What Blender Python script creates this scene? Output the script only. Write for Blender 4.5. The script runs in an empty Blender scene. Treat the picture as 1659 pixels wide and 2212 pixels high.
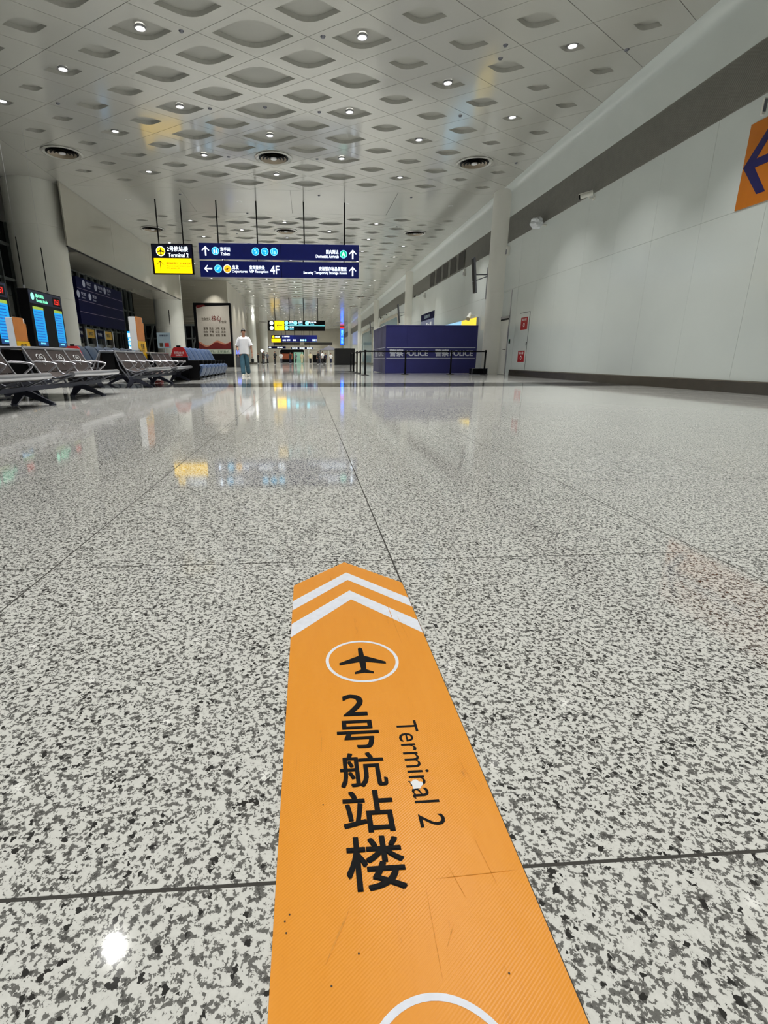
import bpy, bmesh, math, random
from mathutils import Vector, Matrix
random.seed(7)
S = bpy.context.scene
COL = S.collection
PI = math.pi

# ------------------------------------------------------------------ camera
H = 0.6
PX, PY, F, VX, VY = 740.0, 1106.0, 1090.0, 664.0, 777.0     # principal point, focal length, vanishing point (1659x2212)
yw = Vector((VX-PX, VY-PY, F)).normalized()
zw = -Vector((0, F, PY-VY)).normalized()
xw = yw.cross(zw)
RW = Matrix((xw, yw, zw))
right, up, back = RW @ Vector((1, 0, 0)), RW @ Vector((0, -1, 0)), RW @ Vector((0, 0, -1))
cam = bpy.data.cameras.new('camera'); co = bpy.data.objects.new('camera', cam); COL.objects.link(co)
co.matrix_world = Matrix(((right.x, up.x, back.x, 0), (right.y, up.y, back.y, 0), (right.z, up.z, back.z, H), (0, 0, 0, 1)))
cam.sensor_fit = 'HORIZONTAL'; cam.sensor_width = 36.0; cam.lens = F/1659*36.0
cam.shift_x = (829.5-PX)/1659; cam.shift_y = (PY-1106.0)/1659
cam.clip_start = 0.02; cam.clip_end = 400
S.camera = co

# ------------------------------------------------------------------ world, exposure
w = bpy.data.worlds.new('world'); S.world = w; w.use_nodes = True
w.node_tree.nodes['Background'].inputs[0].default_value = (0.012, 0.014, 0.018, 1)
w.node_tree.nodes['Background'].inputs[1].default_value = 1.0
S.view_settings.view_transform = 'Standard'; S.view_settings.look = 'None'
S.view_settings.gamma = 1.0; S.view_settings.use_curve_mapping = False
S.view_settings.exposure = 0.0
S.cycles.max_bounces = 7; S.cycles.diffuse_bounces = 4; S.cycles.glossy_bounces = 3; S.cycles.transmission_bounces = 2
S.cycles.use_adaptive_sampling = True; S.cycles.adaptive_threshold = 0.03; S.cycles.sample_clamp_indirect = 6.0
LAMP_W = 57.5          # watts of one ceiling downlight
LAMP_COL = (1.0, 0.988, 0.955)

# ------------------------------------------------------------------ materials
MATS = {}
def srgb(r, g, b):
    f = lambda c: (c/255/12.92) if c/255 <= 0.04045 else ((c/255+0.055)/1.055)**2.4
    return (f(r), f(g), f(b))
def mat(name, rgb, rough=0.5, metal=0.0, var=0.06, scale=6.0, spec=0.5, emit=0.0, bump=0.0, bscale=80.0, coat=0.0):
    if name in MATS: return MATS[name]
    m = bpy.data.materials.new(name); m.use_nodes = True; nt = m.node_tree
    b = nt.nodes['Principled BSDF']
    c = srgb(*rgb)
    b.inputs['Roughness'].default_value = rough; b.inputs['Metallic'].default_value = metal
    b.inputs['Specular IOR Level'].default_value = spec; b.inputs['Coat Weight'].default_value = coat
    g = nt.nodes.new('ShaderNodeNewGeometry'); n = nt.nodes.new('ShaderNodeTexNoise'); n.inputs['Scale'].default_value = scale
    n.inputs['Detail'].default_value = 3
    nt.links.new(g.outputs['Position'], n.inputs['Vector'])
    r = nt.nodes.new('ShaderNodeValToRGB'); nt.links.new(n.outputs[0], r.inputs[0])
    r.color_ramp.elements[0].position = 0.3; r.color_ramp.elements[1].position = 0.7
    r.color_ramp.elements[0].color = (c[0]*(1-var), c[1]*(1-var), c[2]*(1-var), 1)
    r.color_ramp.elements[1].color = (min(1, c[0]*(1+var)), min(1, c[1]*(1+var)), min(1, c[2]*(1+var)), 1)
    nt.links.new(r.outputs[0], b.inputs['Base Color'])
    if emit:
        m.cycles.emission_sampling = 'NONE'
        nt.links.new(r.outputs[0], b.inputs['Emission Color']); b.inputs['Emission Strength'].default_value = emit
    if bump:
        n2 = nt.nodes.new('ShaderNodeTexNoise'); n2.inputs['Scale'].default_value = bscale
        nt.links.new(g.outputs['Position'], n2.inputs['Vector'])
        bp = nt.nodes.new('ShaderNodeBump'); bp.inputs['Strength'].default_value = bump; bp.inputs['Distance'].default_value = 0.01
        nt.links.new(n2.outputs[0], bp.inputs['Height']); nt.links.new(bp.outputs[0], b.inputs['Normal'])
    MATS[name] = m
    return m

def granite(name, light, mid, dark, rough):
    m = bpy.data.materials.new(name); m.use_nodes = True; nt = m.node_tree; N = nt.nodes; L = nt.links
    b = N['Principled BSDF']; b.inputs['Roughness'].default_value = rough
    g = N.new('ShaderNodeNewGeometry'); oi = N.new('ShaderNodeObjectInfo')
    sc = N.new('ShaderNodeVectorMath'); sc.operation = 'SCALE'; sc.inputs[0].default_value = (37.0, 21.0, 13.0)
    L.new(oi.outputs['Random'], sc.inputs['Scale'])
    ad = N.new('ShaderNodeVectorMath'); ad.operation = 'ADD'; L.new(g.outputs['Position'], ad.inputs[0]); L.new(sc.outputs[0], ad.inputs[1])
    wn = N.new('ShaderNodeTexNoise'); wn.inputs['Scale'].default_value = 220; wn.inputs['Detail'].default_value = 2
    L.new(ad.outputs[0], wn.inputs['Vector'])
    ws = N.new('ShaderNodeVectorMath'); ws.operation = 'SCALE'; ws.inputs['Scale'].default_value = 0.006
    L.new(wn.outputs['Color'], ws.inputs[0])
    a2 = N.new('ShaderNodeVectorMath'); a2.operation = 'ADD'; L.new(ad.outputs[0], a2.inputs[0]); L.new(ws.outputs[0], a2.inputs[1])
    vo = N.new('ShaderNodeTexVoronoi'); vo.inputs['Scale'].default_value = 260; L.new(a2.outputs[0], vo.inputs['Vector'])
    bw = N.new('ShaderNodeSeparateColor'); L.new(vo.outputs['Color'], bw.inputs[0])
    cl = N.new('ShaderNodeTexNoise'); cl.inputs['Scale'].default_value = 95; cl.inputs['Detail'].default_value = 3; cl.inputs['Roughness'].default_value = 0.6
    L.new(ad.outputs[0], cl.inputs['Vector'])
    mx = N.new('ShaderNodeMath'); mx.operation = 'MULTIPLY_ADD'; mx.inputs[1].default_value = 0.26; L.new(bw.outputs[0], mx.inputs[0])
    m2 = N.new('ShaderNodeMath'); m2.operation = 'MULTIPLY'; m2.inputs[1].default_value = 1.0; L.new(cl.outputs[0], m2.inputs[0]); L.new(m2.outputs[0], mx.inputs[2])
    r = N.new('ShaderNodeValToRGB'); L.new(mx.outputs[0], r.inputs[0]); e = r.color_ramp.elements
    e[0].position = 0.435; e[0].color = (*dark, 1)
    e[1].position = 0.462; e[1].color = (*mid, 1)
    for p, c in ((0.575, [x*1.1 for x in mid]), (0.61, [x*0.93 for x in light]), (0.85, light)):
        q = e.new(p); q.color = (*c, 1)
    # small black mica flakes
    v2 = N.new('ShaderNodeTexVoronoi'); v2.inputs['Scale'].default_value = 170; L.new(a2.outputs[0], v2.inputs['Vector'])
    s2 = N.new('ShaderNodeSeparateColor'); L.new(v2.outputs['Color'], s2.inputs[0])
    gt = N.new('ShaderNodeMath'); gt.operation = 'GREATER_THAN'; gt.inputs[1].default_value = 0.955; L.new(s2.outputs[1], gt.inputs[0])
    mi = N.new('ShaderNodeMix'); mi.data_type = 'RGBA'; L.new(gt.outputs[0], mi.inputs['Factor']); L.new(r.outputs[0], mi.inputs['A'])
    mi.inputs['B'].default_value = (*dark, 1)
    r.color_ramp.elements[0].color = (*[x*0.55 for x in mid], 1)
    L.new(mi.outputs['Result'], b.inputs['Base Color'])
    MATS[name] = m
    return m
G_LIGHT = granite('light_granite', (0.68, 0.68, 0.645), (0.14, 0.138, 0.13), (0.028, 0.027, 0.026), 0.055)
G_DARK = granite('dark_granite', (0.075, 0.075, 0.075), (0.035, 0.035, 0.035), (0.012, 0.012, 0.012), 0.06)

def sticker_mat(name, rgb):
    m = bpy.data.materials.new(name); m.use_nodes = True; nt = m.node_tree; N = nt.nodes; L = nt.links
    b = N['Principled BSDF']; b.inputs['Roughness'].default_value = 0.30
    c = srgb(*rgb)
    g = N.new('ShaderNodeNewGeometry')
    mp = N.new('ShaderNodeMapping'); mp.inputs['Scale'].default_value = (26, 5, 1); mp.inputs['Rotation'].default_value = (0, 0, 0.25); L.new(g.outputs['Position'], mp.inputs[0])
    n = N.new('ShaderNodeTexNoise'); n.inputs['Scale'].default_value = 1.3; n.inputs['Detail'].default_value = 8; n.inputs['Roughness'].default_value = 0.75; L.new(mp.outputs[0], n.inputs['Vector'])
    r = N.new('ShaderNodeValToRGB'); L.new(n.outputs[0], r.inputs[0]); e = r.color_ramp.elements
    e[0].position = 0.28; e[0].color = (c[0]*0.62, c[1]*0.6, c[2]*0.6+0.006, 1); e[1].position = 0.38; e[1].color = (c[0]*0.96, c[1]*0.96, c[2]*0.96, 1)
    q = e.new(0.75); q.color = (c[0], c[1]*1.05, c[2]*1.4, 1)
    L.new(r.outputs[0], b.inputs['Base Color'])
    m1 = N.new('ShaderNodeMapping'); m1.inputs['Rotation'].default_value = (0, 0, math.radians(52)); L.new(g.outputs['Position'], m1.inputs[0])
    wv = N.new('ShaderNodeTexWave'); wv.inputs['Scale'].default_value = 105; wv.inputs['Distortion'].default_value = 0.4; L.new(m1.outputs[0], wv.inputs['Vector'])
    bp = N.new('ShaderNodeBump'); bp.inputs['Strength'].default_value = 0.10; bp.inputs['Distance'].default_value = 0.001; L.new(wv.outputs[0], bp.inputs['Height'])
    n3 = N.new('ShaderNodeTexNoise'); n3.inputs['Scale'].default_value = 14; n3.inputs['Detail'].default_value = 3; L.new(g.outputs['Position'], n3.inputs['Vector'])
    b2 = N.new('ShaderNodeBump'); b2.inputs['Strength'].default_value = 0.25; b2.inputs['Distance'].default_value = 0.004; L.new(n3.outputs[0], b2.inputs['Height']); L.new(bp.outputs[0], b2.inputs['Normal'])
    L.new(b2.outputs[0], b.inputs['Normal'])
    MATS[name] = m
    return m
STICK = sticker_mat('orange_vinyl', (234, 151, 42))

WHITE_P = mat('white_wall_panel', (212, 219, 216), 0.17, var=0.015, scale=1.2)
WHITE_C = mat('column_paint', (222, 222, 214), 0.3, var=0.02, scale=1.0)
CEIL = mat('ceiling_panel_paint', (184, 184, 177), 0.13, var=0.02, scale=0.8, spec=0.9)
CEILB = mat('ceiling_recess_grey', (160, 160, 153), 0.5, var=0.03, scale=1.5)  # darker grey on the recess back plates
DARKGAP = mat('joint_dark', (60, 58, 54), 0.8)
GROUT = mat('grout', (58, 56, 52), 0.8)
SLAT = mat('grille_metal', (186, 186, 178), 0.5)
GRBACK = mat('grille_back', (146, 145, 138), 0.8)
SLOTB = mat('open_slot', (62, 60, 56), 0.8)
STEEL = mat('brushed_steel_base', (120, 114, 104), 0.22, 0.75, var=0.1)
NAVY = mat('navy_board', (8, 12, 48), 0.65, var=0.1, spec=0.06)
NAVYL = mat('navy_board_lit', (8, 20, 92), 0.3, var=0.08, emit=0.32)
BLACK = mat('black_plastic', (12, 12, 14), 0.45, var=0.2, spec=0.12)
BLACKM = mat('black_metal', (20, 20, 22), 0.4, 0.5, var=0.2)
GLASSD = mat('night_glass', (26, 32, 36), 0.08, var=0.3, scale=0.7)
GLASSB = mat('blue_grey_glass', (120, 150, 160), 0.12, var=0.1, scale=0.7)
MULL = mat('mullion_grey', (128, 134, 132), 0.4, 0.3)
BEIGE = mat('beige_cladding', (186, 180, 164), 0.28, var=0.05, scale=0.8)
BULK = mat('glossy_bulkhead', (166, 162, 150), 0.12, var=0.03, scale=0.6)
E_WHITE = mat('lit_white', (235, 245, 255), 0.4, var=0.02, emit=1.7)
E_YEL = mat('lit_yellow', (255, 206, 0), 0.4, var=0.02, emit=1.6)
E_ORY = mat('lit_amber', (255, 190, 30), 0.4, var=0.02, emit=1.1)
E_CYAN = mat('lit_cyan', (20, 165, 235), 0.4, var=0.02, emit=1.0)
E_LCYAN = mat('lit_pale_cyan', (130, 225, 245), 0.4, var=0.02, emit=1.5)
E_GREEN = mat('lit_green', (0, 190, 140), 0.4, var=0.02, emit=1.0)
E_MINT = mat('lit_mint', (150, 255, 215), 0.4, var=0.02, emit=1.0)
E_BLUE = mat('lit_blue', (40, 90, 255), 0.4, var=0.05, emit=2.0)
E_RED = mat('lit_red', (255, 50, 40), 0.4, var=0.05, emit=0.8)
E_LAMP = mat('lamp_lens', (255, 252, 245), 0.4, var=0.01, emit=6.0)
P_YEL = mat('yellow_print', (236, 182, 12), 0.4, var=0.04)
P_ORG = mat('orange_print', (206, 128, 60), 0.45, var=0.06)
P_WHITE = mat('white_print', (232, 234, 236), 0.5, var=0.02)
P_BLACK = mat('black_print', (18, 18, 20), 0.55, var=0.05, spec=0.15)
P_INK = mat('dark_ink', (60, 46, 30), 0.5)
P_RED = mat('red_print', (176, 30, 34), 0.45, var=0.06)
P_DRED = mat('dark_red_print', (104, 14, 14), 0.45, var=0.12, scale=3)
P_SIGNBLUE = mat('pale_blue_print', (150, 168, 180), 0.5)
SILVER = mat('satin_aluminium', (190, 190, 196), 0.3, 0.85, var=0.05)
GREYM = mat('grey_cast_metal', (118, 120, 128), 0.4, 0.7, var=0.08)
LEGM = mat('dark_cast_metal', (66, 68, 82), 0.35, 0.7, var=0.1)
BROWN = mat('brown_leatherette', (56, 48, 46), 0.55, var=0.1, bump=0.1, spec=0.3)
BLUECH = mat('blue_leatherette', (58, 78, 112), 0.42, var=0.12, bump=0.1)
BLUECH2 = mat('slate_leatherette', (40, 54, 72), 0.42, var=0.12, bump=0.1)
POLB = mat('navy_fabric', (36, 38, 104), 0.6, var=0.06, scale=3, bump=0.15, bscale=14)

# ------------------------------------------------------------------ mesh helpers
class MB:
    def __init__(s): s.v = []; s.f = []; s.mi = []
    def add(s, vs, fs, mi=0):
        o = len(s.v); s.v += [tuple(p) for p in vs]; s.f += [tuple(i+o for i in f) for f in fs]; s.mi += [mi]*len(fs); return s
    def box(s, x0, x1, y0, y1, z0, z1, mi=0, M=None):
        vs = [Vector(p) for p in ((x0,y0,z0),(x1,y0,z0),(x1,y1,z0),(x0,y1,z0),(x0,y0,z1),(x1,y0,z1),(x1,y1,z1),(x0,y1,z1))]
        if M: vs = [M @ p for p in vs]
        return s.add(vs, [(0,3,2,1),(4,5,6,7),(0,1,5,4),(1,2,6,5),(2,3,7,6),(3,0,4,7)], mi)
    def bevbox(s, x0, x1, y0, y1, z0, z1, b, mi=0, M=None):
        # box whose vertical section is chamfered on all edges
        bm = bmesh.new(); bmesh.ops.create_cube(bm, size=1)
        for p in bm.verts: p.co = Vector(((x0+x1)/2+p.co.x*(x1-x0), (y0+y1)/2+p.co.y*(y1-y0), (z0+z1)/2+p.co.z*(z1-z0)))
        bmesh.ops.bevel(bm, geom=bm.edges[:], offset=b, segments=2, affect='EDGES', profile=0.5)
        bm.verts.index_update()
        vs = [(M @ p.co) if M else p.co.copy() for p in bm.verts]; fs = [[p.index for p in f.verts] for f in bm.faces]; bm.free()
        return s.add(vs, fs, mi)
    def prism(s, poly, axis, lo, hi, mi=0):
        # poly: 2D points; axis: 'x','y','z' extrusion axis
        def P(a, b, t): return {'x': (t, a, b), 'y': (a, t, b), 'z': (a, b, t)}[axis]
        n = len(poly); vs = [P(a, b, lo) for a, b in poly] + [P(a, b, hi) for a, b in poly]
        return s.add(vs, [tuple(range(n))[::-1], tuple(range(n, 2*n))] + [(i, (i+1) % n, n+(i+1) % n, n+i) for i in range(n)], mi)
    def flat(s, poly3, mi=0): return s.add(poly3, [tuple(range(len(poly3)))], mi)
    def tube(s, path, r, n=8, closed=False, mi=0, cap=True):
        path = [Vector(p) for p in path]; k = len(path); rr = r if isinstance(r, (list, tuple)) else [r]*k; vs = []
        prev = None
        for i, p in enumerate(path):
            if closed: t = path[(i+1) % k]-path[i-1]
            else: t = path[min(i+1, k-1)]-path[max(i-1, 0)]
            t.normalize()
            a = prev if prev is not None else (Vector((0, 0, 1)) if abs(t.z) < 0.9 else Vector((1, 0, 0)))
            u = a - t*a.dot(t); u.normalize(); prev = u; q = t.cross(u)
            for j in range(n):
                an = 2*PI*j/n; vs.append(p + (u*math.cos(an)+q*math.sin(an))*rr[i])
        fs = []
        for i in range(k if closed else k-1):
            a, b = i*n, ((i+1) % k)*n
            for j in range(n): fs.append((a+j, a+(j+1) % n, b+(j+1) % n, b+j))
        if not closed and cap: fs += [tuple(range(n))[::-1], tuple(range((k-1)*n, k*n))]
        return s.add(vs, fs, mi)
    def lathe(s, prof, n=24, c=(0, 0, 0), mi=0, a0=0.0, a1=2*PI, capb=False, capt=False):
        full = abs(a1-a0-2*PI) < 1e-6; m = n if full else n+1; vs = []
        for r, z in prof:
            for j in range(m):
                an = a0+(a1-a0)*j/n; vs.append((c[0]+r*math.cos(an), c[1]+r*math.sin(an), c[2]+z))
        fs = []
        for i in range(len(prof)-1):
            for j in range(n):
                k = (j+1) % m; fs.append((i*m+j, i*m+k, (i+1)*m+k, (i+1)*m+j))
        if capb: fs.append(tuple(range(m))[::-1])
        if capt: fs.append(tuple(range((len(prof)-1)*m, len(prof)*m)))
        return s.add(vs, fs, mi)
    def xf(s, M): s.v = [tuple(M @ Vector(p)) for p in s.v]; return s
    def mesh(s, name, mats, smooth=False):
        me = bpy.data.meshes.new(name); me.from_pydata(s.v, [], s.f)
        for m in (mats if isinstance(mats, (list, tuple)) else [mats]): me.materials.append(m)
        if any(s.mi): me.polygons.foreach_set('material_index', s.mi)
        if smooth: me.polygons.foreach_set('use_smooth', [True]*len(me.polygons)); 
        me.update()
        if smooth:
            try: me.set_sharp_from_angle(angle=math.radians(40))
            except Exception: pass
        return me
    def build(s, name, mats, parent=None, smooth=False, world=False):
        if world and parent is not None:
            l = parent.location
            if parent.parent: l = l+parent.parent.location
            s.v = [(p[0]-l.x, p[1]-l.y, p[2]-l.z) for p in s.v]
        return link(name, s.mesh(name, mats, smooth), parent)
def link(name, me, parent=None, loc=None, rz=0):
    o = bpy.data.objects.new(name, me); COL.objects.link(o)
    if parent is not None: o.parent = parent
    if loc is not None: o.location = loc
    if rz: o.rotation_euler = (0, 0, rz)
    return o
def tag(o, label=None, cat=None, group=None, kind=None):
    if label: o['label'] = label
    if cat: o['category'] = cat
    if group: o['group'] = group
    if kind: o['kind'] = kind
    return o
def thing(name, label, cat, loc=(0, 0, 0), rz=0, group=None):
    return tag(link(name, None, None, loc, rz), label, cat, group)
def struct(o, label): return tag(o, label, None, None, 'structure')
def sthing(name, label, loc=(0, 0, 0)): return struct(link(name, None, None, loc), label)
def dup(root, loc, rz=0.0, label=None):
    r = root.copy(); COL.objects.link(r); r.location = loc; r.rotation_euler = (0, 0, rz)
    if label: r['label'] = label
    for ch in list(root.children):
        c = ch.copy(); COL.objects.link(c); c.parent = r
        for g in list(ch.children):
            d = g.copy(); COL.objects.link(d); d.parent = c
    return r

# ------------------------------------------------------------------ lettering (one batch, normalised to cap height)
STR = ['2', '号', '航', '站', '楼', 'Terminal 2', '2号航站楼', '请沿标志直行，约140米右转', 'Please go straight ahead for about', '140 m and turn left.',
       '洗手间', 'Toilets', '国内到达', 'Domestic Arrivals', '出发', 'Departures', '贵宾接待处', 'VIP Reception', '4F', 'A',
       '安检暂存物品保管室', 'Security Temporary Storage Room', '警察', 'POLICE', '社会主义', '核心', '价值观', '富强  民主  文明  和谐',
       '自由  平等  公正  法治', '爱国  敬业  诚信  友善', '文明出行，文明乘机', '22:51', '爱心专座', '请勿占用', '安检', '登机口', 'Gates',
       '问询', '行李', '更多', '地铁', '出租车', '停车场', '交通', 'Parking', '专座', '温馨提示', '按摩椅', '共享按摩', '消火栓', '扫码支付', '国内出发', 'T2', '2F', '13']
def make_text(strings):
    tmp = []
    for b in strings:
        for off in (0.0,):
            c = bpy.data.curves.new('t', 'FONT'); c.body = b; c.size = 1.0; c.offset = off; c.resolution_u = 3; c.align_x = 'CENTER'; c.align_y = 'BOTTOM_BASELINE'
            o = bpy.data.objects.new('t', c); COL.objects.link(o); tmp.append((b, off > 0, o))
    bpy.context.view_layer.update(); dg = bpy.context.evaluated_depsgraph_get(); out = {}
    for b, bold, o in tmp:
        me = bpy.data.meshes.new_from_object(o.evaluated_get(dg))
        vs = [v.co.copy() for v in me.vertices]; fs = [tuple(p.vertices) for p in me.polygons]
        x0, x1 = min(v.x for v in vs), max(v.x for v in vs); y0, y1 = min(v.y for v in vs), max(v.y for v in vs)
        out[(b, bold)] = ([((v.x-(x0+x1)/2), (v.y-(y0+y1)/2)) for v in vs], fs, x1-x0, y1-y0)
        bpy.data.meshes.remove(me)
    for b, bold, o in tmp:
        c = o.data; bpy.data.objects.remove(o); bpy.data.curves.remove(c)
    return out
TX = make_text(STR)
def text(mb, body, c, wdt, hgt, u, v, bold=True, mi=0):
    """lettering centred on c, fitted to wdt x hgt, u = reading direction, v = up"""
    vs, fs, W_, H_ = TX[(body, False)]
    u, v, c = Vector(u), Vector(v), Vector(c)
    su = wdt/W_ if wdt else hgt/H_; sv = hgt/H_ if hgt else su
    if not bold: return mb.add([c+u*(x*su)+v*(y*sv) for x, y in vs], fs, mi)
    e = 0.011 if isinstance(bold, bool) else bold
    nrm = u.cross(v)*(0.004*abs(sv)*H_)
    for q, (dx, dy) in enumerate(((-1, -1), (1, -1), (1, 1), (-1, 1))): mb.add([c+u*((x+e*dx)*su)+v*((y+e*dy)*sv)+nrm*q for x, y in vs], fs, mi)
    return mb
def disc2(mb, c, r, u, v, n=24, mi=0):
    u, v, c = Vector(u), Vector(v), Vector(c)
    return mb.flat([c+u*(r*math.cos(2*PI*i/n))+v*(r*math.sin(2*PI*i/n)) for i in range(n)], mi)
def ring2(mb, c, ro, ri, u, v, n=40, mi=0):
    u, v, c = Vector(u), Vector(v), Vector(c); vs = []
    for i in range(n):
        a = 2*PI*i/n
        for r in (ro, ri): vs.append(c+u*(r*math.cos(a))+v*(r*math.sin(a)))
    return mb.add(vs, [(2*i, 2*((i+1) % n), 2*((i+1) % n)+1, 2*i+1) for i in range(n)], mi)
def poly2(mb, pts, c, s, u, v, mi=0):
    u, v, c = Vector(u), Vector(v), Vector(c); return mb.flat([c+u*(x*s)+v*(y*s) for x, y in pts], mi)
def arrow(mb, c, s, u, v, rot=0.0, t=0.16, mi=0):
    """arrow pointing along v (rot in radians, counter-clockwise), total size s"""
    ca, sa = math.cos(rot), math.sin(rot)
    R = lambda p: (p[0]*ca-p[1]*sa, p[0]*sa+p[1]*ca)
    k = t/2
    poly2(mb, [R(p) for p in ((-k, -0.5), (k, -0.5), (k, 0.4), (-k, 0.4))], c, s, u, v, mi)
    for d in (-1, 1):
        q = t*0.72
        pts = [(0, 0.5), (d*0.42, 0.08), (d*(0.42-q*0.3), 0.08-q*0.75), (0, 0.5-t*1.35)]
        if d > 0: pts = pts[::-1]
        poly2(mb, [R(p) for p in pts], c, s, u, v, mi)
    return mb
PLANE = [(0, .5), (.05, .45), (.06, .17), (.5, -.08), (.5, -.17), (.07, -.07), (.055, -.34), (.2, -.43), (.2, -.5), (0, -.46),
         (-.2, -.5), (-.2, -.43), (-.055, -.34), (-.07, -.07), (-.5, -.17), (-.5, -.08), (-.06, .17), (-.05, .45)]
def plane_icon(mb, c, s, u, v, mi=0):
    h = len(PLANE)
    # split in convex-ish pieces so that it fills cleanly
    poly2(mb, [(0, .5), (-.05, .45), (-.06, .17), (-.07, -.07), (-.055, -.34), (0, -.46), (.055, -.34), (.07, -.07), (.06, .17), (.05, .45)], c, s, u, v, mi)
    for d in (-1, 1):
        for q in ([(.06, .17), (.5, -.08), (.5, -.17), (.07, -.07)], [(.055, -.34), (.2, -.43), (.2, -.5), (0, -.46)]):
            p = [(d*x, y) for x, y in q]
            poly2(mb, p if d < 0 else p[::-1], c, s, u, v, mi)
    return mb

# ================================================================== THE SETTING
XW = 8.05            # right wall plane
ZC = 7.0             # ceiling height
XL = -9.16           # left edge of the main ceiling
YE = 118.0           # far end wall
YR = -12.0           # rear wall behind the camera
PER = 19.09          # column spacing
COLY = [22.5+PER*k for k in range(5)]

# ---- floor: granite tiles over a dark bed
floor = sthing('floor', 'polished speckled grey granite floor laid in large square tiles')
MB().box(-15.2, 8.5, YR, YE, -0.12, -0.0006).build('floor_bed', GROUT, floor)
TXP, TYP, GX, GY = 1.026, 1.002, 0.252, 0.455
def tile_mb(x0, x1, y0, y1, mb=None, g=0.0023, b=0.0004, zb=-0.003):
    mb = mb or MB(); x0 += g; x1 -= g; y0 += g; y1 -= g
    vs = [(x0, y0, zb), (x1, y0, zb), (x1, y1, zb), (x0, y1, zb), (x0, y0, -b), (x1, y0, -b), (x1, y1, -b), (x0, y1, -b),
          (x0+b, y0+b, 0), (x1-b, y0+b, 0), (x1-b, y1-b, 0), (x0+b, y1-b, 0)]
    return mb.add(vs, [(0,1,5,4),(1,2,6,5),(2,3,7,6),(3,0,4,7),(4,5,9,8),(5,6,10,9),(6,7,11,10),(7,4,8,11),(8,9,10,11)])
xs = [GX+TXP*k for k in range(-15, 8)] + [8.30]
ys = [GY+TYP*k for k in range(-13, 12)] + [11.98, 12.94, 13.90]
while ys[-1] < YE-1: ys.append(ys[-1]+TYP)
ys.append(YE)
DARKROWS = [(11.9, 13.8), (26.8, 27.7), (45.6, 46.5), (64.8, 65.7)]
std = tile_mb(-TXP/2, TXP/2, -TYP/2, TYP/2).mesh('floor_tile', G_LIGHT)
stdd = tile_mb(-TXP/2, TXP/2, -0.48, 0.48).mesh('floor_tile', G_DARK)
rest, restd = MB(), MB(); ntile = 0
for j in range(len(ys)-1):
    y0, y1 = ys[j], ys[j+1]; yc = (y0+y1)/2
    dark = any(a <= yc <= b for a, b in DARKROWS)
    for i in range(len(xs)-1):
        x0, x1 = xs[i], xs[i+1]; xc = (x0+x1)/2
        view = y1 > 0.2 and xc > -0.72*y1-1.2 and xc < 0.86*y1+1.2 and y0 < 13.95 and xc > -9.6
        if view and abs(x1-x0-TXP) < 1e-4 and (abs(y1-y0-TYP) < 1e-4 or (dark and abs(y1-y0-0.96) < 1e-3)):
            link('floor_tile', stdd if dark else std, floor, (xc, yc, 0)); ntile += 1
        else: tile_mb(x0, x1, y0, y1, restd if dark else rest)
tag(rest.build('distant_tiles', G_LIGHT, floor), kind='stuff'); tag(restd.build('dark_band_tiles', G_DARK, floor), kind='stuff')

# ---- ceiling: rhombic panels with eye-shaped recesses
ceil = sthing('ceiling', 'pale metal ceiling of rhombic panels with eye-shaped recesses', (0, 0, ZC))
CX0, CY0, CA, CB = -0.99, 12.86, 1.13, 0.83
def eye_w(i):
    k = abs(i)
    if i == 0: return 1.67
    if k == 1: return 1.27
    if k == 2: return 1.27
    if k == 3: return 0.90
    if k == 4: return 0.87
    if k == 5: return 0.88 if i > 0 else 0.60
    return 0.60
def panel_mesh(wd, g=0.007, dep=0.085):
    A, B = CA-g*1.25, CB-g*1.25
    mb = MB()
    a = wd/2; b = a*CB/CA; x0 = 0.469*a; kk = b/(2*a*x0); h0 = b*(1-x0/(2*a))
    def ey(x):
        x = abs(x); return h0-kk*x*x if x < x0 else b*(1-x/a)
    sx = [1, .8, .6, .47, .3, .15, 0]
    sx = [a*q for q in sx]; top = sx+[-q for q in sx[-2::-1]]
    pts = [(x, ey(x)) for x in top] + [(x, -ey(x)) for x in top[::-1][1:-1]]
    n = len(pts); out = []
    for x, y in pts:
        t = 1/(abs(x)/A+abs(y)/B); out.append((x*t, y*t))
    vs = [(x, y, 0) for x, y in pts]+[(x, y, 0) for x, y in out]+[(x, y, dep) for x, y in pts]
    fs = []
    for i in range(n):
        k = (i+1) % n; fs += [(i, k, n+k, n+i), (i, 2*n+i, 2*n+k, k)]
    mb.add(vs, fs, 0)
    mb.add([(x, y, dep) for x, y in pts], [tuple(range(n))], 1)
    co4 = [(A, 0), (0, B), (-A, 0), (0, -B)]
    mb.add([(x, y, 0) for x, y in co4]+[(x, y, 0.04) for x, y in co4], [(i, (i+1) % 4, 4+(i+1) % 4, 4+i) for i in range(4)], 0)
    return mb
PM = {}
def clip(poly, axis, lim, keep_less):
    out = []
    for i in range(len(poly)):
        p, q = poly[i], poly[(i+1) % len(poly)]
        ip, iq = ((p[axis] <= lim) == keep_less), ((q[axis] <= lim) == keep_less)
        if ip: out.append(p)
        if ip != iq:
            t = (lim-p[axis])/(q[axis]-p[axis]); out.append((p[0]+t*(q[0]-p[0]), p[1]+t*(q[1]-p[1])))
    return out
far, edge = MB(), MB()
LIGHTS, VENTS = [], []
def plain(poly, mb, g=0.01):
    if len(poly) < 3: return
    cx, cy = sum(p[0] for p in poly)/len(poly), sum(p[1] for p in poly)/len(poly)
    q = [(cx+(x-cx)*(1-g), cy+(y-cy)*(1-g)) for x, y in poly]
    mb.prism(q, 'z', 0, 0.04)
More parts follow.
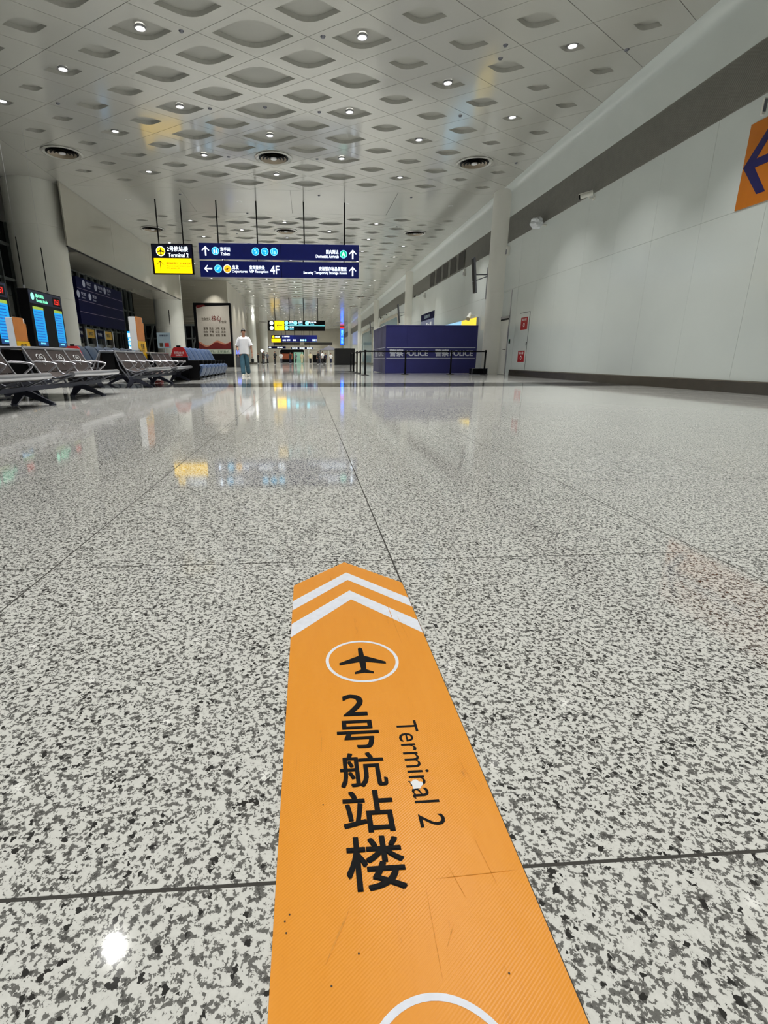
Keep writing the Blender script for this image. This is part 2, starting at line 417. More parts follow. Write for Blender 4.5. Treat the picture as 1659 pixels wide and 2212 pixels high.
for bay in range(0, 6):
    r0 = -6+23*bay; r1 = r0+17
    if bay == 5: r1 = r0+16
    for j in range(r0-1, r1+2):
        for i in range(-8, 9):
            if (i+j) % 2: continue
            cx, cy = CX0+CA*i, CY0+CB*j
            rh = [(cx+CA, cy), (cx, cy+CB), (cx-CA, cy), (cx, cy-CB)]
            if j < r0 or j > r1 or i in (-8, -7, 8):
                if j < r0: rh = clip(rh, 1, CY0+CB*(r0-1), False)
                if j > r1: rh = clip(rh, 1, CY0+CB*(r1+1), True)
                rh = clip(rh, 0, 8.06, True)
                if rh: rh = clip(rh, 0, XL, False)
                if rh: plain(rh, edge)
                continue
            wd = eye_w(i)
            vent = i in (-6, 0, 6) and ((j-r0) == 3 or (r1-j) == 3)
            if vent: VENTS.append((cx, cy)); plain(rh, edge, 0.012); continue
            lit = (j % 4 == 0 and i % 4 == 2) or (j % 4 == 2 and i % 4 == 0 and (i, j) != (0, 2)) or (j % 4 == 1 and i % 4 == 3) and bay in (1, 3) and False
            if bay in (1, 3) and not lit and j % 2: lit = (j % 4 == 1 and i in (-5, -1, 3)) or (j % 4 == 3 and i in (-3, 1, 5)) and False
            if (j % 2 == 0) and lit: LIGHTS.append((cx, cy, ZC+0.03, wd))
            if bay < 2:
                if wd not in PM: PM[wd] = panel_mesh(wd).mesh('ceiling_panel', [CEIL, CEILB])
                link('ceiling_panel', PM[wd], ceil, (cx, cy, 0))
            else:
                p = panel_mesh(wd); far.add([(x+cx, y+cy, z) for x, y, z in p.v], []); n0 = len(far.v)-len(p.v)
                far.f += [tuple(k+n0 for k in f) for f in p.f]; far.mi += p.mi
    # plain band beyond the bay
    if bay < 5:
        yb0, yb1 = CY0+CB*(r1+1), CY0+CB*(r0+22)
        for k in range(4):
            x0 = XL+(8.06-XL)*k/4; x1 = XL+(8.06-XL)*(k+1)/4
            link('ceiling_band_panel', MB().box(x0+0.006, x1-0.006, yb0+0.006, yb1-0.006, 0, 0.04).mesh('ceiling_band_panel', CEIL), ceil)
        for x in (-7.33, -2.74, 1.79, 6.34): LIGHTS.append((x, CY0+CB*(r1+3), ZC+0.012, 0))
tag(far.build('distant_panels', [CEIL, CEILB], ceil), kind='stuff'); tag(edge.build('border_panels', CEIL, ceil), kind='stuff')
yb0 = CY0+CB*(-7)
MB().box(XL, 8.06, YR, yb0, 0, 0.04).build('rear_panel', CEIL, ceil)
for jj in range(4):
    for x in (-7.33, -2.74, 1.79, 6.34): LIGHTS.append((x, -9.4+jj*4.8, ZC-0.004, 0))
MB().box(-15.2, 9.0, YR, YE+0.3, 0.22, 0.4).build('plenum_slab', DARKGAP, ceil)
MB().box(-15.2, XL-0.01, YR, YE, 0.0, 0.05).build('side_soffit', CEIL, ceil)

# ---- right wall
wall = sthing('wall_right', 'glossy white panelled wall along the right side of the concourse', (XW, 0, 0))
MB().box(XW+0.03, XW+0.3, YR, YE, 0, 7.2).build('wall_backing', DARKGAP, wall, world=True)
PWD = 1.55
def panel(y0, y1, z0, z1, mb):
    g = 0.0022; mb.box(XW, XW+0.03, y0+g, y1-g, z0+g, z1-g); return mb
farw = MB()
ycuts = [9.47+PWD*k for k in range(-14, 9)]+[21.9]
pm_l = MB().box(0, 0.03, -PWD/2+0.0022, PWD/2-0.0022, 0.0022, 3.25-0.0022).mesh('wall_panel', WHITE_P)
pm_u = MB().box(0, 0.03, -PWD/2+0.0022, PWD/2-0.0022, 3.25+0.0022, 5.03).mesh('wall_panel', WHITE_P)
for a, b in zip(ycuts[:-1], ycuts[1:]):
    if a > 6 and b-a > 1.5 and b < 20.4:
        link('wall_panel', pm_l, wall, (0, (a+b)/2, 0)); link('wall_panel', pm_u, wall, (0, (a+b)/2, 0))
    elif b < 20.4 or a > 30: panel(a, b, 0, 3.25, farw); panel(a, b, 3.25, 5.03, farw)
# piece beside the door: solid round the opening
MB().box(XW, XW+0.03, 20.33, 20.88, 0, 3.25).box(XW, XW+0.03, 20.88, 22.2, 3.22, 3.25).build('wall_panel', WHITE_P, wall, world=True)
MB().box(XW, XW+0.03, 20.33, 22.2, 3.255, 5.03).build('wall_panel', WHITE_P, wall, world=True)
for k in range(len(COLY)):
    y0, y1 = COLY[k]+0.4, (COLY[k+1]-0.4 if k+1 < len(COLY) else YE)
    n = max(1, round((y1-y0)/PWD))
    for q in range(n):
        a, b = y0+(y1-y0)*q/n, y0+(y1-y0)*(q+1)/n
        if k == 0:
            panel(a, b, 0, 3.25, MB()).build('wall_panel', WHITE_P, wall, world=True)
            panel(a, b, 3.25, 5.03, MB()).build('wall_panel', WHITE_P, wall, world=True)
        else: panel(a, b, 0, 3.25, farw); panel(a, b, 3.25, 5.03, farw)
tag(farw.build('distant_wall_panels', WHITE_P, wall, world=True), kind='stuff')
# frieze above the grille with a soft cove into the ceiling
pr = [(XW, 5.95)]
for q in range(11):
    a = q/10*PI/2; pr.append((XW-0.26+0.26*math.cos(a), 6.735+0.26*math.sin(a)))
pr += [(XW-0.26, 7.06), (XW+0.3, 7.06), (XW+0.3, 5.95)]
MB().prism(pr, 'y', YR, YE).build('frieze', WHITE_P, wall, smooth=True, world=True)
# louvred grille band
for a, b in [(YR, 21.9)]+[(COLY[k]+0.5, (COLY[k+1]-0.5 if k+1 < len(COLY) else YE)) for k in range(len(COLY))]:
    MB().box(XW+0.0, XW+0.028, a, b, 5.03, 5.95).build('grille_back', GRBACK, wall, world=True)
    m = MB(); nsl = 40
    for q in range(nsl):
        z = 5.04+0.90*q/nsl
        m.add([(XW-0.022, a, z), (XW-0.001, a, z+0.016), (XW-0.001, b, z+0.016), (XW-0.022, b, z), (XW-0.022, a, z-0.003), (XW-0.022, b, z-0.003)],
              [(0, 1, 2, 3), (0, 3, 5, 4)])
    tag(m.build('louvre_slats', SLAT, wall, world=True), kind='stuff')
# darker open slots in the second grille
m = MB()
for q in range(5): m.box(XW-0.03, XW-0.024, 27.6+q*1.6, 28.7+q*1.6, 5.1, 5.88)
m.build('grille_slot', SLOTB, wall, world=True)
# engaged columns
for k, y in enumerate(COLY):
    m = MB(); m.lathe([(0.70, 0), (0.70, 3.25), (0.694, 3.252), (0.694, 3.262), (0.70, 3.264), (0.70, 7.0)], 40, (XW+0.25, y, 0), a0=PI/2, a1=1.5*PI)
    m.build('engaged_column', WHITE_C, wall, smooth=True, world=True)
# skirting
sk = struct(MB().prism([(XW-0.055, 0), (XW-0.05, 0.205), (XW-0.035, 0.225), (XW, 0.225), (XW, 0)], 'y', YR, 20.4).build('baseboard_right', STEEL), 'dark brushed metal skirting along the right wall')
sk2 = struct(MB().box(XW-0.05, XW, 23.2, 30.2, 0, 0.22).box(XW-0.05, XW, 42.3, YE, 0, 0.22).build('baseboard_right', STEEL), 'dark skirting on the right wall beyond the first column')
# door in the right wall
door = sthing('door_1', 'narrow white service door with transom beside the fire cabinet', (XW, 21.55, 0))
MB().box(XW-0.02, XW+0.03, 20.88, 20.95, 0, 3.22).box(XW-0.02, XW+0.03, 22.0, 22.12, 0, 3.22).box(XW-0.02, XW+0.03, 20.88, 22.1, 2.2, 2.28).build('door_frame', SILVER, door, world=True)
MB().box(XW+0.018, XW+0.028, 20.95, 22.0, 2.28, 3.22).build('transom_panel', WHITE_P, door, world=True)
lf = MB().box(XW+0.008, XW+0.028, 20.96, 21.99, 0.01, 2.19).build('door_leaf', WHITE_C, door, world=True)
MB().tube([(XW-0.0, 21.08, 1.0), (XW-0.06, 21.08, 1.0), (XW-0.06, 21.22, 1.0)], 0.014).build('handle', BLACKM, door, world=True)
MB().box(XW-0.012, XW+0.02, 20.955, 21.97, 2.13, 2.19).build('door_closer', BLACKM, door, world=True)

# ---- end wall with two rounded portals
ew = sthing('wall_back', 'distant pale end wall with two rounded portals', (0, YE, 0))
def rrect(x0, x1, z0, z1, r, n=6):
    p = [(x0, z0)]
    for q in range(n+1): a = PI-PI/2*q/n; p.append((x0+r+r*math.cos(a), z1-r+r*math.sin(a)))
    for q in range(n+1): a = PI/2-PI/2*q/n; p.append((x1-r+r*math.cos(a), z1-r+r*math.sin(a)))
    return p+[(x1, z0)]
MB().box(-15.2, 9, YE, YE+0.3, 0, 7.2).build('wall_face', BEIGE, ew, world=True)
MB().box(-7.4, -1.6, YE-0.04, YE-0.001, 3.75, 4.25).box(-0.6, 5.6, YE-0.04, YE-0.001, 3.75, 4.25).build('louvre_band', SLOTB, ew, world=True)
for (a, b), fillm in (((-6.2, -0.5), BLACK), ((0.2, 4.9), BEIGE)):
    pts = rrect(a, b, 0, 2.95, 0.55); ins = rrect(a+0.18, b-0.18, 0, 2.77, 0.42); m = MB(); n = len(pts)
    m.add([(x, YE-0.12, z) for x, z in pts]+[(x, YE-0.12, z) for x, z in ins]+[(x, YE-0.001, z) for x, z in pts]+[(x, YE-0.001, z) for x, z in ins],
          [(i, i+1, n+i+1, n+i) for i in range(n-1)]+[(i, 2*n+i, 2*n+i+1, i+1) for i in range(n-1)]+[(n+i, n+i+1, 3*n+i+1, 3*n+i) for i in range(n-1)])
    m.build('portal_frame', WHITE_C, ew, world=True)
    MB().prism(ins, 'y', YE-0.03, YE-0.002).build('portal_infill', fillm, ew, world=True)
MB().box(-5.6, -3.2, YE-0.08, YE-0.032, 0.7, 1.9).build('orange_panel', mat('dull_orange', (150, 74, 40), 0.5), ew, world=True)
MB().box(-3.0, -0.9, YE-0.08, YE-0.032, 0, 2.2).build('green_glass_panel', mat('mint_glass', (150, 200, 178), 0.2, emit=0.15), ew, world=True)
MB().box(1.2, 4.0, YE-0.1, YE-0.032, 0.0, 1.6).build('dark_counter', BLACK, ew, world=True)

# ---- left side: hall edge, bulkhead, glazing
lw = sthing('wall_left', 'dark night glazing with grey mullions along the left hall', (-14.6, 0, 0))
MB().box(-15.0, -14.62, YR, YE, 0, 7.2).build('glass_pane', GLASSD, lw, world=True)
for k in range(60):
    y = YR+1.0+k*1.1
    if y < 47: MB().box(-14.62, -14.45, y-0.05, y+0.05, 0, 7.0).build('mullion', MULL, lw, world=True)
for z in (0.15, 2.6, 4.4, 6.0): MB().box(-14.62, -14.5, YR, 47, z-0.06, z+0.06).build('transom', MULL, lw, world=True)
bk = sthing('trim_1', 'glossy grey-beige bulkhead hanging along the left ceiling edge', (XL, 30, 4.8))
for a, b in ((22.3, 27.38), (27.4, 33.4), (33.42, 40.6)):
    MB().box(XL-0.05, XL, a, b, 4.82, 6.99).build('bulkhead_panel', BULK, bk, world=True)
MB().box(XL-2.2, XL-0.052, 24.0, 40.6, 4.82, 4.9).build('bulkhead_soffit', BULK, bk, world=True)
MB().box(XL-0.06, XL+0.01, 22.3, 40.6, 4.78, 4.818).build('edge_trim', BLACKM, bk, world=True)
# cross wall on the left behind the second column
cw = sthing('wall_cross', 'beige louvred cross wall with dark glazed lower part beyond the second column', (-11, 47, 0))
MB().box(-14.6, -9.3, 47.0, 47.3, 3.5, 7.0).box(-9.3, -6.7, 47.0, 60, 4.75, 7.0).box(-6.9, -6.7, 47.0, 60, 0, 4.75).build('wall_cladding', BEIGE, cw, world=True)
MB().box(-14.6, -6.9, 47.1, 47.2, 0, 3.5).box(-9.3, -6.9, 47.1, 47.2, 3.5, 4.75).build('dark_glazing', GLASSD, cw, world=True)
for q in range(12): MB().box(-14.5, -9.4, 46.93, 46.99, 3.7+q*0.26, 3.8+q*0.26).build('louvre', BEIGE, cw, world=True)
for q in range(14):
    x = -14.4+q*0.56
    MB().box(x-0.05, x+0.05, 46.98, 47.08, 0, 4.7 if x > -9.4 else 3.5).build('mullion', MULL, cw, world=True)
MB().box(-14.6, -6.9, 46.97, 47.07, 2.3, 2.42).build('transom', MULL, cw, world=True)
for q in range(4):
    m = MB(); x = -14.0+q*1.25; m.tube([(x, 46.6, 0.1), (x+1.0, 46.6, 3.4)], 0.07, 6); m.build('truss_bar', MULL, cw, world=True)
MB().box(-14.6, -9.3, 46.5, 46.7, 3.36, 3.5).build('truss_bar', MULL, cw, world=True)
MB().box(-15.2, -12.0, 47.3, YE, 0, 7.0).build('far_left_wall', BEIGE, cw, world=True)
# rear wall behind the viewpoint
struct(MB().box(-15.2, 9, YR-0.3, YR, 0, 7.2).build('wall_front', WHITE_P), 'plain white wall closing the concourse behind the viewpoint')
# free columns on the left
def column(x, y, r, label, z1=7.0):
    o = thing('column', label, 'column', (x, y, 0))
    MB().lathe([(r, 0), (r, 2.9), (r-0.008, 2.905), (r-0.008, 2.917), (r, 2.92), (r, 5.45), (r-0.008, 5.455), (r-0.008, 5.467), (r, 5.47), (r, z1)], 56).build('shaft', WHITE_C, o, smooth=True)
    MB().lathe([(r+0.015, 0.0), (r+0.015, 0.2), (r, 0.205)], 56).build('skirting', STEEL, o, smooth=True)
    return o
column(-10.42, 22.75, 0.985, 'massive round white column behind the hanging flight display')
c2 = column(-10.35, 41.5, 1.03, 'round white column below the yellow Terminal 2 sign')
MB().tube([(0.28, -1.06, 3.1), (0.30, -1.16, 3.35), (0.28, -1.10, 4.1)], 0.03, 6).build('call_point', BLACKM, c2)
column(-10.4, 60.6, 1.0, 'round white column hidden behind the large poster board', 4.7)
column(-8.1, 79.8, 0.6, 'slim pale column just right of the large poster board')
column(-7.9, 98.6, 0.72, 'farthest slim column, lit bluish, behind the walking man')

# ================================================================== CEILING FITTINGS
lens_me = MB().lathe([(0.0, 0.0), (0.05, -0.012), (0.085, 0.0)], 20).mesh('lens', E_LAMP, True)
ring_me = MB().lathe([(0.086, 0.004), (0.092, -0.016), (0.112, -0.012), (0.118, 0.012), (0.09, 0.045)], 24).mesh('downlight', SILVER, True)
ORD = ['first', 'second', 'third', 'fourth', 'fifth', 'sixth', 'seventh', 'eighth', 'ninth', 'tenth', 'eleventh', 'twelfth', 'thirteenth', 'fourteenth', 'fifteenth', 'sixteenth', 'seventeenth', 'eighteenth', 'nineteenth', 'twentieth']
rows_y = sorted({round(l[1], 2) for l in LIGHTS if 11.5 < l[1] < 45})
for n, (x, y, z, wd) in enumerate(LIGHTS):
    ry = round(y, 2)
    if ry in rows_y:
        rx = sorted(l[0] for l in LIGHTS if round(l[1], 2) == ry)
        lab = 'round white downlight, %s from the left in the %s nearest row of ceiling lights' % (ORD[rx.index(x)], ORD[rows_y.index(ry)])
    else: lab = 'small round white downlight set in the distant ceiling' if y > 20 else 'round white downlight in the ceiling above and behind the viewpoint'
    o = tag(link('downlight', ring_me, None, (x, y, z)), lab, 'ceiling light', 'downlights in the concourse ceiling')
    link('lens', lens_me, o)
    L = bpy.data.lights.get('downlight_beam')
    if L is None:
        L = bpy.data.lights.new('downlight_beam', 'AREA'); L.shape = 'DISK'; L.size = 0.16; L.energy = LAMP_W; L.color = LAMP_COL; L.spread = math.radians(80)
    q = bpy.data.objects.new('beam', L); COL.objects.link(q); q.parent = o; q.location = (0, 0, -0.03)
vp = {}
def vent_meshes():
    out = MB().lathe([(0.60, 0.002), (0.62, -0.02), (0.56, -0.04), (0.49, -0.012), (0.49, 0.0)], 36)
    vp['rim'] = out.mesh('rim', CEIL, True)
    vp['duct'] = MB().lathe([(0.49, -0.012), (0.49, -0.011)], 36, capb=True).mesh('duct', BLACK, False)
    for k, r in enumerate((0.42, 0.31, 0.20)):
        vp['ring%d' % k] = MB().lathe([(r, -0.045), (r-0.055, -0.013), (r-0.05, -0.013), (r+0.004, -0.047), (r, -0.045)], 30).mesh('ring', mat('vent_bronze', (140, 128, 110), 0.4, 0.3), True)
    vp['hub'] = MB().lathe([(0.0, -0.05), (0.1, -0.045), (0.1, -0.013)], 20).mesh('hub', P_WHITE, True)
vent_meshes()
place = {-6: 'left', 0: 'middle', 6: 'right'}
VL = {}
for k, (x, y) in enumerate(VENTS):
    rank = 'nearest' if y < 12 else ('nearer' if y < 22 else ('second' if y < 32 else 'distant'))
    side = 'left' if x < -4 else ('right' if x > 3 else 'middle')
    lab = {'nearer': 'round bronze-ringed air diffuser, %s one of the nearest row in view' % side,
           'second': 'round air diffuser beyond the hanging signs, %s one of its row' % side}.get(rank, 'small round air diffuser in the distant ceiling')
    if rank == 'nearest': lab = 'round air diffuser overhead in the ceiling, %s of the row above the viewpoint' % side
    o = thing('ceiling_diffuser', lab, 'air vent', (x, y, ZC), 0, 'round air diffusers in the ceiling')
    for nm in ('rim', 'duct', 'ring0', 'ring1', 'ring2', 'hub'): link(nm.rstrip('012'), vp[nm], o)
det = MB().lathe([(0.0, -0.03), (0.035, -0.028), (0.045, -0.012), (0.055, 0.0)], 16).mesh('smoke_detector', GREYM, True)
DETS = [(-2.43, 12.84), (0.45, 12.83), (4.40, 13.36), (-2.46, 16.15), (0.45, 16.16), (4.33, 12.87), (7.0, 12.86), (4.31, 16.12), (-6.36, 16.13), (-1.0, 16.2),
             (-2.46, 19.5), (0.45, 19.5), (-5.0, 23.6), (0.6, 23.4), (4.4, 23.4), (-2.6, 26.2), (4.6, 28.2), (-3.6, 30.2), (7.2, 19.4), (3.2, 33.5)]
DETS.sort(key=lambda p: p[1])
for k, (x, y) in enumerate(DETS):
    z = ZC+0.085 if (x, y) == (-1.0, 16.2) else ZC
    tag(link('smoke_detector', det, None, (x, y, z)), 'small dark detector dot under the ceiling, %s nearest to the viewpoint' % ORD[k], 'detector', 'small detectors on the ceiling')

# ================================================================== FLOOR STICKER
UX, UY, UZ = Vector((1, 0, 0)), Vector((0, 1, 0)), Vector((0, 0, 1))
st = thing('floor_sticker', 'orange arrow-shaped floor sticker with white chevrons reading Terminal 2', 'floor sticker', (0.102, 0.7, 0))
SX0, SX1, SM = -0.0495, 0.2525, 0.1015
MB().prism([(SX0, -0.42), (SX1, -0.42), (SX1, 1.284), (SM, 1.443), (SX0, 1.284)], 'z', 0.0002, 0.0016).build('vinyl_sheet', STICK, st, world=True)
ZS = 0.0019
def chevron(a, b):
    ya, yb, la, lb = a
    return MB().flat([(SX0+0.0005, la, ZS), (SX0+0.0005, lb, ZS), (SM, yb, ZS), (SM, ya, ZS)]).flat([(SM, ya, ZS), (SM, yb, ZS), (SX1-0.0005, lb, ZS), (SX1-0.0005, la, ZS)])
WSTK = mat('white_vinyl', (226, 230, 240), 0.4, var=0.05, scale=60)
chevron((1.311, 1.363, 1.139, 1.190), 0).build('chevron', WSTK, st, world=True)
chevron((1.190, 1.243, 1.011, 1.071), 0).build('chevron', WSTK, st, world=True)
ring2(MB(), (0.1015, 0.911, ZS), 0.0757, 0.0692, UX, UY, 56).build('ring', WSTK, st, world=True)
plane_icon(MB(), (0.1015, 0.911, ZS), 0.096, UX, UY).build('airplane_icon', P_BLACK, st, world=True)
ring2(MB(), (0.108, 0.2575, ZS), 0.0757, 0.0690, UX, UY, 56).build('ring', WSTK, st, world=True)
plane_icon(MB(), (0.108, 0.2575, ZS), 0.096, UX, UY).build('airplane_icon', P_BLACK, st, world=True)
for ch, y, wd, hg in (('2', 0.770, 0.041, 0.057), ('号', 0.696, 0.069, 0.064), ('航', 0.620, 0.069, 0.066), ('站', 0.546, 0.070, 0.066), ('楼', 0.471, 0.072, 0.069)):
    text(MB(), ch, (0.0725, y, ZS), wd, hg, UX, UY, bold=True).build('lettering', P_BLACK, st, world=True)
text(MB(), 'Terminal 2', (0.157, 0.619, ZS), 0.208, 0.036, -UY, UX, bold=False).build('lettering', P_BLACK, st, world=True)
m = MB(); m.flat([(0.148+0.0085*(1+0.25*math.sin(3*a+1))*math.cos(a), 0.586+0.0085*(1+0.2*math.sin(5*a))*math.sin(a), ZS+0.0004) for a in [2*PI*q/14 for q in range(14)]])
m.build('torn_spot', P_WHITE, st, world=True)
m = MB(); m.flat([(0.1385, 0.5935, ZS+0.0003), (0.143, 0.589, ZS+0.0003), (0.1425, 0.5865, ZS+0.0003), (0.1365, 0.5925, ZS+0.0003)]); m.build('torn_spot', P_INK, st, world=True)
SCUF = mat('brown_scuff', (216, 142, 42), 0.5, var=0.15, scale=300)
for (x0, y0, x1, y1, ww) in ((0.036, 0.418, 0.006, 0.363, 0.0022), (0.161, 0.462, 0.172, 0.420, 0.0010), (0.150, 0.395, 0.136, 0.371, 0.0012), (0.222, 0.640, 0.236, 0.560, 0.0007),
                             (0.190, 1.18, 0.196, 0.96, 0.0016), (0.206, 1.10, 0.214, 0.98, 0.0010), (0.012, 0.70, 0.010, 0.655, 0.0010), (0.205, 0.50, 0.214, 0.43, 0.0008), (0.128, 0.44, 0.124, 0.34, 0.0008),
                             (-0.03, 0.62, -0.028, 0.655, 0.0006), (0.02, 0.95, 0.034, 0.93, 0.0008), (0.245, 0.45, 0.14, 0.4455, 0.0012)):
    d = Vector((x1-x0, y1-y0, 0)); nrm = Vector((-d.y, d.x, 0)).normalized()*ww/2; a, b = Vector((x0, y0, ZS+0.0002)), Vector((x1, y1, ZS+0.0002))
    MB().flat([a, a+d*0.3+nrm, b-d*0.2+nrm*0.7, b, b-d*0.2-nrm*0.7, a+d*0.3-nrm]).build('scuff', SCUF, st, world=True)
for x, y in ((-0.037, 0.409), (-0.035, 0.397), (0.042, 0.372), (0.012, 0.345), (0.193, 0.344), (-0.032, 0.416), (0.01, 0.56)):
    disc2(MB(), (x, y, ZS+0.0002), 0.0011, UX, UY, 7).build('dirt_speck', P_INK, st, world=True)

# ================================================================== ORANGE WALL SIGN
ws = thing('wall_arrow_sign', 'large orange sign with navy left arrow high on the white wall', 'sign', (XW, 8.6, 3.26))
MB().box(XW-0.02, XW-0.0005, 7.0, 10.16, 3.26, 4.63).build('sign_face', mat('deep_orange', (196, 112, 14), 0.4, var=0.03), ws, world=True)
m = MB(); xa = XW-0.023; tip = (10.15, 3.95)
def yz(p): return (xa, p[0], p[1])
m.flat([yz(p) for p in ((10.15, 3.95), (9.72, 3.42), (9.54, 3.42), (9.93, 3.95))])
m.flat([yz(p) for p in ((10.15, 3.95), (9.93, 3.95), (9.54, 4.48), (9.72, 4.48))])
m.flat([(xa-0.002, p[0], p[1]) for p in ((10.05, 4.02), (8.0, 4.02), (8.0, 3.88), (10.05, 3.88))])
m.build('arrow', mat('navy_print', (24, 20, 88), 0.4), ws, world=True)
br = thing('wall_bracket', 'small white bracket on the wall just above the orange arrow sign', 'bracket', (XW, 9.95, 4.8))
MB().box(XW-0.05, XW-0.0005, 9.93, 9.97, 4.70, 4.95).build('plate', WHITE_C, br, world=True)
MB().box(XW-0.052, XW-0.002, 9.915, 9.928, 4.74, 4.93).build('slot', GREYM, br, world=True)

# ================================================================== HANGING SIGNS
def rods(root, xs_, y, z0, z1, sleeve=2.0):
    for x in xs_:
        MB().tube([(x, y, z0), (x, y, z1)], 0.028, 8).build('suspension_rod', BLACKM, root, world=True)
KS = 1.104; YS = 24.35
SC = 0.01799*KS
def kz(z): return 0.6+(z-0.6)*KS
def sgx(px): return -4.12*KS+(px-429)*SC
def sgz(py): return kz(4.93)-(py-525.5)*SC*0.975
sg = thing('hanging_sign', 'long navy lit overhead sign in two boards: toilets, departures, domestic arrivals', 'sign', (-1.0, YS, 4.1))
for a, b in ((525.5, 558), (561.5, 594.5)):
    MB().bevbox(-4.12*KS, 2.12*KS, YS-0.06, YS+0.06, sgz(b), sgz(a), 0.008).build('sign_board', NAVYL, sg, world=True)
    MB().box(sgx(604.6), sgx(605.4), YS-0.0625, YS-0.06, sgz(b)+0.01, sgz(a)-0.01).build('panel_seam', BLACK, sg, world=True)
for px in (480, 553, 653, 743): MB().tube([(sgx(px), YS, sgz(562)), (sgx(px), YS, sgz(557))], 0.02, 6).build('connector', BLACKM, sg, world=True)
rods(sg, [sgx(471), sgx(555), sgx(656), sgx(744)], YS, kz(4.92), 7.0, 1.60)
yf = YS-0.064
def P(px, py): return Vector((sgx(px), yf, sgz(py)))
SG = SC
def stext(root, body, cx, cy, wpx, hpx, m=None, f=P, s=SG, u=UX):
    text(MB(), body, f(cx, cy), wpx*s, hpx*s, u, UZ).build('lettering', m or E_WHITE, root, world=True)
def icon(root, cx, cy, r, fill, rimm=None, f=P, s=SG, glyph='man', gm=None):
    disc2(MB(), f(cx, cy), r*s, UX, UZ).build('pictogram_disc', fill, root, world=True)
    if rimm: ring2(MB(), f(cx, cy)-UY*0.001, r*s, (r-1.0)*s, UX, UZ).build('pictogram_rim', rimm, root, world=True)
    c = f(cx, cy)-UY*0.002; k = r*s; m = MB()
    if glyph == 'wc':
        for d in (-1, 1):
            disc2(m, c+UX*(d*0.32*k)+UZ*(0.45*k), 0.13*k, UX, UZ, 10)
            poly2(m, [(-.2, .25), (.2, .25), (.16, -.6), (-.16, -.6)] if d < 0 else [(-.1, .25), (.1, .25), (.25, -.3), (.12, -.6), (-.12, -.6), (-.25, -.3)], c+UX*(d*0.32*k), k, UX, UZ)
    elif glyph == 'drop':
        poly2(m, [(-.3, .5), (-.15, .5), (-.2, .1), (-.35, .1)], c, k, UX, UZ); poly2(m, [(-.05, .55), (.1, .55), (.05, 0), (-.1, 0)], c, k, UX, UZ); poly2(m, [(.1, -.1), (.4, .1), (.35, -.5), (-.2, -.5)], c, k, UX, UZ)
    elif glyph == 'tap':
        poly2(m, [(-.45, .3), (.3, .3), (.3, .05), (-.45, .05)], c, k, UX, UZ); poly2(m, [(.1, .1), (.3, .1), (.3, -.15), (.1, -.15)], c, k, UX, UZ); poly2(m, [(.05, -.3), (.35, -.3), (.3, -.55), (.1, -.55)], c, k, UX, UZ)
    elif glyph == 'baby':
        disc2(m, c+UX*0.2*k+UZ*0.1*k, 0.16*k, UX, UZ, 10); disc2(m, c+UX*0.2*k-UZ*0.3*k, 0.3*k, UX, UZ, 12); poly2(m, [(-.4, .55), (-.25, .55), (-.25, -.5), (-.4, -.5)], c, k, UX, UZ)
    elif glyph == 'esc':
        poly2(m, [(-.55, -.4), (-.2, -.4), (.5, .35), (.5, .5), (.25, .5), (-.4, -.2), (-.55, -.2)], c, k, UX, UZ); disc2(m, c-UX*0.2*k+UZ*0.35*k, 0.13*k, UX, UZ, 10)
    elif glyph == 'plane':
        poly2(m, [(-.55, -.05), (.5, .25), (.55, .12), (-.45, -.2)], c, k, UX, UZ); poly2(m, [(-.1, .05), (.15, .1), (.1, -.35), (0, -.35)], c, k, UX, UZ); poly2(m, [(-.5, -.45), (.5, -.45), (.5, -.53), (-.5, -.53)], c, k, UX, UZ)
    elif glyph == 'planeup': plane_icon(m, c, 1.5*k, UX, UZ)
    elif glyph == 'A': text(m, 'A', c, 1.0*k, 1.1*k, UX, UZ)
    else: disc2(m, c, 0.35*k, UX, UZ, 12)
    m.build('pictogram', gm or E_WHITE, root, world=True)
arrow(MB(), P(443, 541.5), 19*SG, UX, UZ).build('arrow', E_WHITE, sg, world=True)
icon(sg, 464, 541.5, 8, E_CYAN, E_LCYAN, glyph='wc'); stext(sg, '洗手间', 485, 538, 21, 8.2); stext(sg, 'Toilets', 485, 547.3, 19, 6)
for px, gl in ((550, 'drop'), (570, 'tap'), (590, 'baby')): icon(sg, px, 541.8, 8, E_CYAN, E_LCYAN, glyph=gl, gm=E_LCYAN)
stext(sg, '国内到达', 717, 540.5, 27, 8); stext(sg, 'Domestic Arrivals', 706, 549.5, 50, 6.4)
icon(sg, 741.5, 544.8, 8, E_GREEN, E_LCYAN, glyph='A'); arrow(MB(), P(762, 545), 19*SG, UX, UZ).build('arrow', E_WHITE, sg, world=True)
arrow(MB(), P(446, 577.5), 17*SG, UX, UZ, PI/2).build('arrow', E_WHITE, sg, world=True)
icon(sg, 467.5, 577.5, 8, E_CYAN, E_LCYAN, glyph='esc', gm=E_LCYAN); icon(sg, 487.5, 577.5, 8.5, E_ORY, E_WHITE, glyph='plane', gm=P_INK)
stext(sg, '出发', 505, 574, 14, 8); stext(sg, 'Departures', 514, 583.2, 33, 6.4)
stext(sg, '贵宾接待处', 552, 574, 33, 8); stext(sg, 'VIP Reception', 555.5, 583.2, 41, 6.4); stext(sg, '4F', 590.5, 578.5, 19, 16.5)
stext(sg, '安检暂存物品保管室', 718, 575.4, 61, 8.2); stext(sg, 'Security Temporary Storage Room', 701, 584.3, 96, 6.6)
arrow(MB(), P(762, 580), 19*SG, UX, UZ).build('arrow', E_WHITE, sg, world=True)

